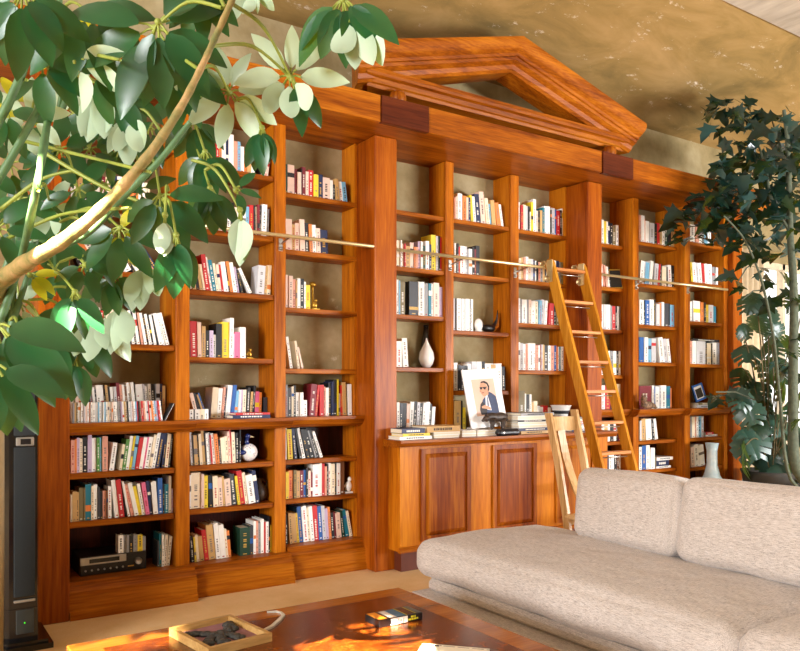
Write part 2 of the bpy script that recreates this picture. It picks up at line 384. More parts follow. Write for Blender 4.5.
# pediment
ped = thing('pediment', (3.995, 4.35, 3.265), 'open triangular cherry wood pediment with moulded rims above the canopy', 'pediment')
YP = 4.62
PROF = [(0, 0), (.16, 0), (.17, .018), (.185, .026), (.20, .05), (.225, .06), (.235, .075), (.235, .10), (0, .10)]
xl, xr = 2.66, 5.38
MB().extr([(x, z*1.05) for x, z in PROF], (xl+.14, YP, 3.375), (xr-.14, YP, 3.375), ca=-.6, cb=.6).build('bottom_moulding', WH, ped)
RP = [(0, 0), (.18, 0), (.20, .02), (.21, .05), (.245, .075), (.25, .095), (.265, .10), (.27, .12), (.30, .145), (.325, .175), (.33, .20), (.33, .225), (0, .225)]
ax, az = 3.995, 3.755
for sx, lx in ((-1, 2.56), (1, 5.43)):
    a = Vector((lx, YP, 3.365)); b = Vector((ax, YP, az))
    d = (b-a).normalized(); up = Vector((0, 0, 1)); n = len(RP)
    vs = []
    for e, q in ((0, a), (1, b)):
        for x, z in RP:
            p = q+Vector((0, -x, z))
            if e == 0:   # cut the foot of the rake vertical, following the moulding
                p = p+Vector((sx*(x-.33)*.35*-1*-1, 0, 0))+d*(0)
            vs.append(p)
    fs = [(i, (i+1) % n, n+(i+1) % n, n+i) for i in range(n)]+[tuple(range(n)), tuple(range(n, 2*n))]
    MB().add(vs, fs).build('raking_moulding', WH, ped)
for u, v in ((400, 96), (612, 152)):
    x = Xat(u, 4.40); MB().lathe([(.03, 0), (.052, .02), (.062, .055), (.055, .09), (.03, .1085)], c=(x, 4.43, 3.265)).build('ball_foot', WD, ped)
for x in (2.95, 5.05): MB().lathe([(.03, 0), (.055, .02), (.062, .055), (.055, .09), (.03, .1085)], c=(x, 4.80, 3.255)).build('ball_foot', WD, ped)
for x0_, x1_ in ((2.7, 3.1), (4.9, 5.3)): MB().box(x0_, x1_, 4.6, 4.85, 3.366, 3.40).build('rear_block', WD, ped)
# centre cabinet
CY = 4.40
cab = thing('base_cabinet', (3.995, CY, 0), 'cherry wood base cabinet with raised panel doors under the portrait', 'cabinet')
XA, XB = 2.935, 5.055; WTZ = .937
ZB = Zat(405, 552, CY)
MB().box(XA, XB, CY, 4.548, .0+ZB, WTZ-.05).box(3.012, 4.972, 4.548, YB-.005, ZB, WTZ-.05).build('carcass', WV, cab)
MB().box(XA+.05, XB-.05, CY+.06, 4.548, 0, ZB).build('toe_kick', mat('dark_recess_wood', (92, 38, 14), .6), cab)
MB().extr([(0, 0), (.035, 0), (.035, .015), (.02, .03), (.0, .035)], (XA-.02, CY, ZB), (XB+.02, CY, ZB)).build('base_moulding', WH, cab)
for a, b in ((3.105, 3.555), (3.77, 4.22), (4.435, 4.885)):
    z0, z1 = ZB+.06, WTZ-.07
    fr = MB(); f = .035
    fr.box(a-.0, b, CY-.018, CY, z0, z0+f); fr.box(a, b, CY-.018, CY, z1-f, z1); fr.box(a, a+f, CY-.018, CY, z0+f, z1-f); fr.box(b-f, b, CY-.018, CY, z0+f, z1-f)
    dr = fr.build('door', WD, cab)
    pa, pb, pz0, pz1 = a+f, b-f, z0+f, z1-f; q = .03
    vs = [(pa, CY-.004, pz0), (pb, CY-.004, pz0), (pb, CY-.004, pz1), (pa, CY-.004, pz1), (pa+q, CY-.02, pz0+q), (pb-q, CY-.02, pz0+q), (pb-q, CY-.02, pz1-q), (pa+q, CY-.02, pz1-q)]
    pn = MB().add(vs, [(0, 1, 5, 4), (1, 2, 6, 5), (2, 3, 7, 6), (3, 0, 4, 7), (4, 5, 6, 7)])
    pn.build('raised_panel', WD, dr)
wt = MB().extr([(0, 0), (.08, 0), (.08, -.018), (.068, -.03), (.055, -.045), (.02, -.0495), (0, -.0495)], (XA-.045, CY, WTZ), (XB+.045, CY, WTZ))
wt.box(XA-.045, XB+.045, CY, 4.547, WTZ-.0495, WTZ).box(3.012, 4.972, 4.547, YB-.006, WTZ-.0495, WTZ)
tag(wt.build('worktop', WH), 'cherry wood worktop carrying the portrait and stacked books', 'worktop')
# brass rail in three lengths
RZ, RY = 2.30, 4.585
for a, b, lb in ((.80, PX[0]-.001, 'brass ladder rail across the three left bays'), (PX[1]+.001, PX[2]-.001, 'brass ladder rail across the centre bays'), (PX[3]+.001, 7.06, 'brass ladder rail across the right bays')):
    yy = RY if a != .80 else 4.572
    t = thing('ladder_rail', (a, yy, RZ), lb, 'rail', 'brass ladder rails')
    MB().tube([(a, yy, RZ), (b, yy, RZ)], .012, 12).build('rail', BRASS, t)
    for sx0, sx1, yst in ((*S1, 4.655), (*S2, 4.72), (*C1s, 4.77), (*C2s, 4.77), (*S3, 4.715), (*S4, 4.65)):
        xm = (sx0+sx1)/2
        if a < xm < b:
            MB().tube([(xm, yy, RZ), (xm, yst+.002, RZ-.03)], .007, 8).box(xm-.014, xm+.014, yst-.004, yst+.001, RZ-.075, RZ+.01).ell((xm, yst-.012, RZ-.06), (.012, .012, .012)).build('bracket', STEEL, t)
# ================================================================ LADDER
LXa, LXb = 4.50, 4.87
LT = Vector((0, 4.535, 2.36)); LBm = Vector((0, 3.77, 0.0))
dirL = (LT-LBm).normalized(); perp = Vector((0, dirL.z, -dirL.y))   # towards the wall
lad = thing('library_ladder', (4.68, 3.77, 0), 'honey wood rolling library ladder hooked over the brass rail', 'ladder')
for x in (LXa, LXb):
    n = 10; prof = []
    Lh = (LT-LBm).length; wd = .045
    # side outline (t along, s across) with rounded top
    out = [(0.02*0, -wd), (Lh-.05, -wd)]+[(Lh-.05+.05*math.sin(a), -wd*math.cos(a)) for a in [math.pi*i/8 for i in range(1, 8)]]+[(Lh-.05, wd), (0, wd)]
    pts = [LBm+dirL*t+perp*s for t, s in out]
    # trim foot level with the floor
    pts[0].z = .001; pts[0].y = (LBm+dirL*0+perp*-wd).y-.0; pts[-1].z = .001
    vs = [Vector((x-.014, p.y, p.z)) for p in pts]+[Vector((x+.014, p.y, p.z)) for p in pts]; m = len(pts)
    fs = [tuple(range(m))[::-1], tuple(range(m, 2*m))]+[(i, (i+1) % m, m+(i+1) % m, m+i) for i in range(m)]
    MB().add(vs, fs).build('stringer', WL, lad)
def lz(v): # rung heights from the left stringer
    for i in range(400):
        t = i*.006; p = LBm+dirL*t
        u = 400+FPX*math.tan(math.atan2(LXa+.2, p.y)-TH)
        if Zat(u, v, p.y) <= p.z: return p
    return p
RUNG = wood('rung_wood', 'X', (176, 104, 48), (206, 138, 82), (222, 164, 110))
for v in (271, 303.5, 333, 362.5, 392, 422.5, 453, 484, 515):
    p = lz(v)
    MB().box(LXa+.0145, LXb-.0145, p.y-.045, p.y+.035, p.z-.012, p.z+.012, bev=.003).build('rung', RUNG, lad)
    MB().tube([(LXa+.0145, p.y-.0, p.z-.035), (LXb-.0145, p.y-.0, p.z-.035)], .005, 8).build('tie_rod', STEEL, lad)
for x in (LXa-.02, LXb-.02):
    hk = MB(); z = RZ
    hk.box(x-.005, x+.003, RY-.11, RY-.05, z-.13, z+.05)
    hk.tube([(x, RY-.07, z-.06), (x, RY-.045, z+.02), (x, RY-.02, z+.045), (x, RY+.015, z+.04), (x, RY+.03, z+.015)], .008, 8)
    hk.tube([(x-.014, RY, z+.03), (x+.014, RY, z+.03)], .018, 14)
    hk.tube([(x-.012, RY-.06, z-.10), (x+.012, RY-.06, z-.10)], .026, 14)
    hk.build('rail_hook', BRASS, lad)
# ================================================================ BOOKS
CLR = {'w': ('white', (248, 246, 240)), 'c': ('cream', (244, 228, 198)), 'k': ('black', (24, 24, 28)), 'n': ('navy', (26, 38, 78)), 'b': ('blue', (32, 92, 168)),
       't': ('teal', (18, 118, 140)), 's': ('light blue', (120, 180, 214)), 'r': ('red', (196, 34, 36)), 'm': ('maroon', (122, 22, 36)), 'p': ('pink', (226, 110, 150)),
       'a': ('salmon', (226, 160, 136)), 'l': ('lilac', (196, 178, 208)), 'o': ('orange', (228, 132, 60)), 'y': ('yellow', (232, 204, 44)), 'e': ('green', (84, 142, 62)),
       'd': ('dark green', (20, 62, 46)), 'u': ('tan', (206, 166, 104)), 'v': ('olive', (124, 110, 70)), 'g': ('grey', (146, 146, 148)), 'h': ('charcoal', (58, 60, 66)),
       'i': ('pale grey', (204, 204, 208)), 'x': ('brown', (116, 74, 46)), 'f': ('blush', (238, 208, 190))}
BM = {k: mat('book_cover_'+n.replace(' ', '_'), c, .5, nv=.05, scale=30) for k, (n, c) in CLR.items()}
PAGE = mat('book_pages', (232, 222, 198), .9, nv=.08, scale=200)
INKS = mat('print_soft', (120, 112, 108), .6); INKD = mat('print_dark', (36, 34, 40), .6); INKL = mat('print_light', (240, 236, 224), .6); INKR = mat('print_red', (180, 40, 36), .6); INKG = mat('print_gold', (206, 164, 70), .5)
rnd = random.Random(7)
def bookmesh(w, d, h, c, flat=False):
    """spine faces -Y, origin at the bottom front left corner; slots: cover, pages, print"""
    m = MB(); t = min(.0025, w*.15)
    m.box(0, w, 0, t, 0, h); m.box(0, t, t, d, 0, h); m.box(w-t, w, t, d, 0, h)
    m.box(t, w-t, t, d-.004, .003, h-.004, 1)
    r = rnd.random(); e = .0004
    def q(x0, x1, z0, z1, mi): m.add([(x0, -e, z0), (x1, -e, z0), (x1, -e, z1), (x0, -e, z1)], [(0, 1, 2, 3)], mi)
    if w > .009:
        a, b = w*.34, w*.66
        if r < .12:      # broad label band
            z = h*rnd.uniform(.15, .7); q(0, w, z, z+h*rnd.uniform(.08, .2), 3)
        if r > .35:
            z = h*rnd.uniform(.1, .3); top = h*rnd.uniform(.6, .9)
            while z < top:
                s = rnd.uniform(.006, .016)
                if rnd.random() < .8: q(a, b, z, z+s*.6, 2)
                z += s
        q(w*.3, w*.7, h*.04, h*.07, 2)
    return m
DARK = set('knbtrmdhxve')
ALLB = []
def parse(s):
    out = []
    for tk in s.split():
        if tk[0] == '_': out.append(('_', float(tk[1:]), 0, 0)); continue
        c = tk[0]; b, _, l = tk[1:].partition('/'); wd, _, h = b.partition(':')
        out.append((c, float(wd), float(h) if h else None, float(l) if l else None))
    res = []; h = 30; l = 0
    for c, wd, hh, ll in out:
        if c == '_': res.append((c, wd, 0, 0)); continue
        if hh is not None: h = hh
        if ll is not None: l = ll
        res.append((c, wd, h, l))
    return res
def layout(bk, xs, zs_scale):
    """bk: list (c, w, h, lean rad) metres -> x of each pivot (bottom-left corner for upright/left lean, see corners())"""
    out = []; prev = None; x = xs
    for c, w, h, l in bk:
        if c == '_': x += w; prev = None; out.append(None); continue
        cn = corners(w, h, l)
        if prev is None: px = x-min(p[0] for p in cn)
        else:
            px = -1e9
            for k in range(25):
                z = max(h, prev[1])*k/24
                r = edge(prev, z, 1); lf = edge((w, h, l, 0), z, -1)
                if r is not None and lf is not None: px = max(px, r-lf)
        prev = (w, h, l, px); x = px+max(p[0] for p in cn); out.append(px)
    return out
def corners(w, h, l):
    # lean l>0: top to the right, rests on its bottom right corner's... rotate about the lower corner
    c, s = math.cos(l), math.sin(l)
    pts = [(0, 0), (w*c, -w*s), (w*c+h*s, -w*s+h*c), (h*s, h*c)]
    mz = min(p[1] for p in pts); return [(a, b-mz) for a, b in pts]
def edge(b, z, side):
    w, h, l, px = b[0], b[1], b[2], b[3]
    pts = corners(w, h, l); xs = []
    for i in range(4):
        (xa, za), (xb, zb) = pts[i], pts[(i+1) % 4]
        if abs(za-zb) < 1e-9:
            if abs(z-za) < 1e-9: xs += [xa, xb]
        elif min(za, zb)-1e-9 <= z <= max(za, zb)+1e-9: xs.append(xa+(xb-xa)*(z-za)/(zb-za))
    if not xs: return None
    return (max(xs) if side > 0 else min(xs))+px
def shelfbooks(spec, bay, z, where, u0, u1, yf, vis=1.0, cat='book', stretch=True, dmax=None, zoff=0):
    x0, x1 = BAYS[bay][0]+.004 + (.016 if bay in ('C1', 'R1') else 0), BAYS[bay][1]-.004
    if bay == 'L3': x1 -= .02
    if bay == 'C3': x1 -= .016
    X0 = max(x0, Xat(u0, yf)); X1 = min(x1, Xat(u1, yf))
    it = parse(spec); tot = sum(i[1] for i in it); k = (X1-X0)/tot
    if not stretch: k = min(k, dep((u0+u1)/2, yf)/FPX/math.cos(TH)*1.0)
    for _ in range(30):
        bk = []; ux = X0
        for c, wd, h, l in it:
            u = u0+(u1-u0)*(ux-X0)/max(1e-6, X1-X0)
            hh = h*dep(u, yf)/FPX; bk.append((c, wd*k, hh, R_(l))); ux += wd*k
        px = layout(bk, X0, 1)
        last = [(p, b) for p, b in zip(px, bk) if p is not None][-1]
        right = last[0]+max(q[0] for q in corners(*last[1][1:]))
        if bk[-1][0] == '_': right += bk[-1][1]
        if right > X1+1e-4: k *= max(.9, 1-(right-X1)/(X1-X0)*1.02)
        else: break
    rec = []
    for (c, w, h, l), p in zip(bk, px):
        if p is None: continue
        d = min(h*rnd.uniform(.66, .78), (dmax or (YB-.03-yf))-.0)
        rec.append(dict(c=c, w=w*.97, h=h, l=l, x=p, y=yf+rnd.uniform(0, .012), z=z+zoff, d=d-.012, bay=bay, where=where, cat=cat, area=w*h/dep(u0, yf)**2*vis))
    ALLB.append(rec)
    return rec
def sh(bay, i, spec, u1, where, u0=None, back=.02, vis=1.0, **kw):
    ys = BAYS[bay][2]; u0 = u0 or {'L1': 71, 'L2': 189.5, 'L3': 286, 'C1': 397, 'C2': 454.5, 'C3': 519.5, 'R1': 601.5, 'R2': 640, 'R3': 691}[bay]
    return shelfbooks(spec, bay, SHZ[bay][i]+.0005, where, u0, u1, ys+back, vis=vis, **kw)
W_ = {0: 'bottom shelf', 1: 'second shelf up', 2: 'shelf just below the ledge', 3: 'on the ledge', 4: 'first shelf above ledge', 5: 'second shelf above ledge', 6: 'third shelf above ledge', 7: 'top shelf'}
V_ = {0: 'lowest shelf', 1: 'second shelf', 2: 'third shelf', 3: 'top shelf'}
# --- left case
sh('L1', 2, 'a4:33 o2:34 l3:35 c3:34 k5:35 l4.5:39 w5:34 e3.5:34 s2.5:34 a6:35 _1 w5:28/8 _1.5 c3:26/8 e4:31/8 w4:34/8 y2.5:34/8 s3.5:34/8 r4.5:32/9 w4:32/9 p2:32 w5:32/9 c3:34/9 w4:36/10 n5:35/10 n3:35/6 c4:34/6 k2:34/6', 173.5, W_[2])
sh('L1', 1, 'c2:27 u4:30 u3:29 v5:33 v2:33 t6.5:36 c3:34 w4:35 h3:32 k3:28 a4:28 x2:28 w4:32 w5:38/-6 r6:38/-6 k1:36/-8 w2.5:36/-10 a4:33/-12 w5:34/-12 y4:30/-12 w4:32/-10 p5:33/-8 n4:34/-6 w6:33/-4 b6:36/-1 k2:30/0 t5:29 w3.5:37 l2:24', 174, W_[1])
sh('L1', 0, 'h3:26 t3.5:33 w4:32 w4.5:31/3 w5:29/6', 173, W_[0], u0=158)
shelfbooks('w5:18 g2.5:17 g2.5 k4:17 g4:17 y5:16 g3:14', 'L1', SHZ['L1'][0]+.1105, 'on the stereo receiver', 118.5, 146, 4.70, dmax=.16)
sh('L1', 3, 'w2 g2:20 u2 v2 w3 w3 i2 f2 w2 a2 w2 w3 i1.6 w1.6 s1.6 w2 i2 w1.6 s2 w2 c2 w2 f2 w3/-3 w2 g1.6 i2 l1.6 w2 u2 w2 k1.6 w2 i2 f2 w2 s2 r1.6 k1.6 w2 r2 a2/-5 w2 i2 r1.6 w2 o2 w2 s2 l2 r2/-7 w2', 163, 'on the ledge', back=-.02, cat='disc case', dmax=.125)
sh('L1', 3, 'k6:19/28 w1.4:19/28', 174.5, 'on the ledge', u0=164.5, back=-.02, cat='disc case', dmax=.125, stretch=False)
sh('L1', 3, 'c2.5:36/-3 v2 f4:47/-3 u3:30 v3:32 u4:36/-5 k3:34 g3 w3 k2:32 w5:36/-5 w4 k2 u3 k3:34 w4 i4 m4:38/-5 a3:36/-5 w3 x3:34 w5:38 w4 k2 w5:36 w4:36 i3 w3:34 w4:36/-3 k4 i5:36/0 n4:36 u4:34/0', 166, 'ledge back row', back=.14, vis=.5, dmax=.17)
sh('L1', 4, 'c3:40 y2:38 e2 c3 e2 w4:38 k2:36 g3:35 w3:34 k2 w3:36 r3:33 e2:35/-3 c3 t2:28 c3:36/-3 r4:38/-6 k1.5:36 w4:34/-8 k2:34 g1.5 k1.5 w3:34 k2 w3:32 k1.5 a2 w3:32/-10 k2:31 w3 k2 w3:30 k1.5 w4:32/-12 w2 w4:33/-14', 170, W_[4], vis=.8)
sh('L1', 5, 'k4:22/-22 k3:20 o5:32/-28 w5 u3:30/-28 _1 w6:32/-30 k2 w5:30/-32 n5:30/-34 a4 n4:28 _4 a3:30/0 w4:28', 174, W_[5], vis=.4)
sh('L1', 6, 'w4:28 u3 k3:30 r3 w4 m3:27 c3 n4:29 w3 _6 o4:26 w4 c3', 150, W_[6], vis=.1)
sh('L2', 0, 'k4:26/-4 y2:25/-4 c3:27/-5 u5:25/-6 r5:31/-7 u8:35/-6 w5:36/-5 w6:34/-5 c3:29/-5 o3.5:27/-5 _10 d12:28/0 h4:29 w3:33 a3 g3:31 w4:34 r2:31 w3:31 k2:36 y2:27', 272, W_[0])
sh('L2', 1, 'w2:34 c9:36 f3:34 y4:32/0 k4:32/-2 c5:31/-2 f4:29/-3 u2:30/-3 f6:27/-4 h5:31/-6 y2.5:29/-7 r5:34/-7 c3:32/-7 w7:29/-8 n4:33/-8', 260, W_[1])
sh('L2', 2, 'i3:33/-3 k2:30 u5:30/-3 k2 c4:31/-4 u4:36/-4 k2:32 w3:31 i3:32 r2:29 w4:31/-5 o5:30/-5 k3:24/-3 c6:26/-4 c4:27 f3:32/-4 r2:34 c5:31/-2 k5:30/0 k2:33', 241, W_[2])
sh('L2', 3, 'w4.5:10 h1 w5:10 c5 w4:10', 209, 'on the ledge', back=-.01, cat='disc case', dmax=.125)
sh('L2', 3, 'f5:26/-14 k4:26/-18 u2:25 b2:27/-20 _4 c8:31/4 w6:30/4 a3:31/5 n2:30/4 w7:33/6 b5:33/6 s4:27/6 w4:28/3 l2 c5:28/2 k5:30/3 u3:26/4 k3:32/5 p6:26/2 o3:25/2 _3 h5:20/0', 270, 'ledge back row', back=.10, dmax=.2, zoff=0)
sh('L2', 4, 'm1:34/-1 r7:36/-1 f4:35/-1 u4:31/0 k4:27 l4:27 w3:23 k6:34 y8:36 w4:40/1 l1:24 p6:26 w6:31/0', 246, W_[4])
sh('L2', 5, 'w3:13 u5:28/-6 k3:27/-7 u4:26/-8 c3:26/-9 r6:36/-8 w2.5:34/-10 t5:31/-10 c3:28/-9 f4:27/-7 r3:27/-8 w6:30/-8 k2:26/-9 o4:31/-9 w5:30/-9 l4:26/-9 k3:24/-14 w4:27/-26', 252, W_[5])
sh('L2', 5, 'i8:29/4 u3:29/3 c4:30/3', 272.5, W_[5], u0=257)
sh('L2', 6, 'w4:30 u6:29/-2 c10:34/-1 s4:32/-1 w6:31 r3:24 w5:30 k3:30/0 c4:26 w3:24 k2 w5:28 s4:28 r5:30 k2:30 c2:29 m3:31 k2 w6:32/2 g3:28/2', 270, W_[6], u0=196)
sh('L2', 7, 'r3:36 o3:34 w4:33 n3 w5:36 a4:30 s3 w4:26 o3:22 u4:20 w4:22 _6 k3:28/8 f5:30/8', 273, W_[7], u0=216, vis=.4)
sh('L3', 0, 'k3:31 u4:31/-3 u5:30/-4 y2.5:30/-5 b5:36/-5 w6:36/-5 c3:34/-5 w4:35/-5 r6:35/-4 b5:34/-4 i4:34/-4 l4:31/-4 o3:32/-4 k4:26 m3:26/-4 f6:25/-5 d3:27/-7 t5:27/-9 c3:26/-11', 355, W_[0])
sh('L3', 1, 'y3:27 o5:28 v3:28/0 u3.5:27 m4:27 b3:27 k2:29 f3:26 m2:24 w8:32 w2:33 r3:32 a2:29 k2:31 w3:32 c4:31 k2 w4:31 x5:33', 345, W_[1])
sh('L3', 2, 'w1.5:33 y6:30/-3 n4:31/-6 k3:31/-10 w4:31/-12 k4:30/-14 k5:30/-16 g2:29/-18 k3 w3:28/-20', 323, W_[2])
sh('L3', 3, 'g3:32 h5:29 c3:30 k3:31 w5:24 w5:24 w5:16 _3 m8:32/5 r3:31/6 r6:31/0 a3:29 w4:28 k4:33 n3:34 k5:36 y2:36 w3:22 r3:30/-2 u5:33/-2 _2 w5:31/-1', 358, 'on the ledge', back=.03)
sh('L3', 4, 'w5:32/-9 _2 c4:28/-8 f3:22/-14', 304, W_[4])
sh('L3', 5, 'f4:33 f5:32 a4:29 u2:28 w4:30 k5:30/0 w2:27 y6:24', 310.5, W_[5])
sh('L3', 6, 'f6:31/0 u3:26 f4:28 f5:32/-2 k4:29/-2 o3:28/-3 w4:28/-2 f4:25/-2 n8:24/-2', 329, W_[6])
sh('L3', 7, 'd2:29 f7:29/0 m3:26 f4:23 k1:27 m4:29 f3:25 r5:27 y5:23 n5:24 f8:22 w3:20 k2:16 u4:22/-4 w4:20/-6 s4:20/-7', 348, W_[7])
# --- centre case
sh('C1', 3, 'w4:18 u3', 399, V_[3], vis=.1) if False else None
sh('C1', 2, 'c5:27 w2 f3:24 r2 u6:22 f5:26 o3:22 a3 l3:28 w3:28 d4:24 w5:29 n3:26 y7:36 i3:35 k2 r2:34', 444.5, V_[2], back=.03)
sh('C1', 1, 'w2:35 s1.5:34 v5:33/0 _4 h9:34 w6:34 g4:33 t3:33 w2:33 f6:34 l3:30', 444.5, V_[1])
sh('C1', 0, 'w4:26/0 w4:29/-4', 409, V_[0])
sh('C2', 3, 'a1.5:22 f3:23 w6:27 o4:25 f3:24 n2 y3:27/-5 w3:26/-5 n6:29/-5 f6:32/-6 c4:26/-6 s3:21/-5 u5:25/-6 o5:23/-8 w3:22/-10', 504, V_[3])
sh('C2', 2, 'w2:30 g1.5 k2 r2:27 w5:28 w2:28 i2 g2:24 w4:26 k3:28/0 m2:26 k5:30', 480.5, V_[2])
sh('C2', 1, 'i2:32 h1:32 w5:32 g1 w3.5 i1 w4 h1.5 w3.5:32', 474, V_[1])
sh('C2', 0, 'w3:28 k2:26 h3:25 k3 w3:27 i4:29/-2 w4 k3:29 w5:27 u4:26 w5:27 k3:24', 506, V_[0], vis=.5)
sh('C3', 3, 'w2:28 r3.5:25 c4:26 i3:25 k2 w2:20 y3:30 w4:33/0 f3:22 k3:22 u3:23 t3:26 w4:28 w4:28 k2:25 i5:27 b2:26 r5:25 k3:26 w2:28', 566.5, V_[3])
sh('C3', 2, 'c3:22 u3:23 a3 w3:24 f3:22 i3 n3:21 w2 k2:20 a3 g3 u3:19 k3 v3:18 k2 u3:22 w4:23 n4:23 g3:22 v3:22', 566, V_[2], vis=.8)
sh('C3', 1, 'w2:25 g2:24 w6:24 g2 f3:24 w5:23 c4:23 s3:24/3 i4:25/3 w3:24/4 _1 r1:22 r5:22/0 k3:21 v4 w4', 563, V_[1])
sh('C3', 0, 'w2:28 i4:27 w3:26 a2 w3:27 w4:27 w3 a3:25 w2 m2:26 i2 u2 k5:25 w3 a5:25 b3:25 o2:24 w2:24 t2 w3:24', 567, V_[0])
# --- right case
sh('R1', 7, 'w3:24 y3:23 w2 n3 k3:22 v4:20 w3:21', 619, W_[7], vis=1)
sh('R1', 6, 'w3:21/-5 a3:23/-8 a3:22/-9 f4:21/-10 w2 k2:20/-12', 612, W_[6])
sh('R1', 5, 'w3:25 i4:25 w5:25 g2:24 r4:24 k3:24 w2:24 g3:24', 623, W_[5])
sh('R1', 4, 'w3:24 i4 w3:24 g3 w4:24 k2 w2:24', 621, W_[4])
sh('R1', 3, 'w3:24 r4:24 k3:24 v2 c3:25', 621.5, 'on the ledge', vis=.6)
sh('R1', 2, 'w3:20 u4 w2:18 k4:20 w3 k2 m3:20', 626, W_[2], vis=.6)
sh('R1', 1, 't2:18 e3:18 w2:19 n2 w4:19 w3:19 k3 x3:18 w2', 622, W_[1], vis=.7)
sh('R2', 7, 'a2:27 w4:27 o1:24 w4:22 g1 i6:21 k3:21 r3:22 u3:21 w3:20 d4:22 k4:19 u4:20', 676, W_[7])
sh('R2', 6, 'w5:23/6 i2 s5:22/4 w4:24/7 _1 i5:22/5 r2:22/6 k2 c6:20/0 k2 w5:22/-4 k3:22/0', 676, W_[6])
sh('R2', 5, 'w5:25 k2:24 b5:25 w5:26 k2 i4:22 o2:23 g1 w3:24 h5:23 k2 s5:22', 676, W_[5])
sh('R2', 4, 'b5:25 w4:25 s4:24 i5:24 _2 w5:25/-8 i4:24/-8 w3:24/-9', 672, W_[4])
sh('R2', 3, 'm12:23 w2:23 b1:22 w4:22 i2:23 w5:23 t4:22 o2:20', 672.5, 'on the ledge', vis=1)
sh('R2', 2, 'i2:20 u4:22 w6:21/-4 k2:20/-6 w3:21/-10', 659, W_[2])
sh('R2', 1, 'w3:23 b5:24 w4:24 w5:21', 655, W_[1])
sh('R2', 0, 'f5:6 w5:7 g5:7', 656, W_[0], vis=.3)
sh('R3', 7, 'w4:18 a3 w3:20 k2 s3:17 w3', 712, W_[7], vis=.4)
sh('R3', 6, 'y2.5:20/-6 w5:20/-6 i3 w5:20/-7 r3:20/-7 w4:20/-5 w6:20/-3 g4:18/0 k2 w4:18', 719, W_[6])
sh('R3', 5, 'w2:20 g1 w7:21 o3:20 k2 y3:18 i5:18 t3:17', 717, W_[5])
sh('R3', 4, 'a2:23 w4:23 i10:23/0 k2:22 c5:21 k1 w5:22 g3:22', 721, W_[4])
sh('R3', 2, 'g2:21 c4:21 a2 w3 s5:21/0 i3:21', 704.5, W_[2])
sh('R3', 1, 'f3:20/-3 w4:22/-6 w5:21/-8', 706, W_[1])
sh('R3', 0, 'u4:8 w4:9/0 _14 w5:9/-10', 718, W_[0], vis=.3)
# --- centre worktop: upright runs behind the flat piles
def topbooks(spec, bay, u0, u1, y, z, where, vis=1): return shelfbooks(spec, bay, z, where, u0, u1, y, vis=vis, dmax=.17)
topbooks('w3:34 h3:33/2 k4:33 f3:32 w4:34/3 k3 i3:33/3 k3:32/3 w3:32/4 w4:33 k3:31/4 w3:28/5', 'C1', 397, 436, 4.76, WTZ+.0005, 'centre worktop back row')
topbooks('u6:33 k1 y3:26', 'C2', 455.5, 466, 4.76, WTZ+.0005, 'centre worktop back row')
topbooks('v7:40 w2:37 k3:36 w2:36 u3:28 c4:29 w3:24 w4:23 r5:24 c3:22', 'C3', 519, 551, 4.80, WTZ+.0005, 'centre worktop back row')
def colname(r): return CLR[r['c']][0]
ORD = ['first', 'second', 'third', 'fourth', 'fifth', 'sixth', 'seventh', 'eighth', 'ninth', 'tenth', 'eleventh', 'twelfth', 'thirteenth', 'fourteenth', 'fifteenth', 'sixteenth', 'seventeenth', 'eighteenth', 'nineteenth', 'twentieth', 'twenty-first', 'twenty-second', 'twenty-third', 'twenty-fourth', 'twenty-fifth', 'twenty-sixth', 'twenty-seventh', 'twenty-eighth', 'twenty-ninth', 'thirtieth']
for rec in ALLB:
    mh = sum(r['h'] for r in rec)/len(rec); mw = sum(r['w'] for r in rec)/len(rec)
    for i, r in enumerate(rec):
        ad = []
        if r['l'] > R_(5): ad.append('right-leaning')
        elif r['l'] < -R_(5): ad.append('left-leaning')
        if r['h'] > mh*1.1: ad.append('tall')
        elif r['h'] < mh*.88: ad.append('short')
        if r['w'] > mw*1.4: ad.append('thick')
        elif r['w'] < mw*.62: ad.append('thin')
        nb = []
        r['ds'] = ' '.join(ad+[colname(r), r['cat']])
        lf = colname(rec[i-1]) if i else None; rt = colname(rec[i+1]) if i+1 < len(rec) else None
        if r['cat'] == 'book':
            r['nb'] = (' between %s and %s' % (lf, rt)) if lf and rt else (' at the left end' if not lf else ' at the right end')
        else: r['nb'] = ''
from collections import Counter
allds = Counter()
for rec in ALLB:
    for r in rec: allds[(r['ds'], r['bay'], r['where'])] += 1
alldn = Counter()
for rec in ALLB:
    for r in rec: alldn[(r['cat'], colname(r), r['nb'], r['bay'], r['where'])] += 1
seen = Counter()
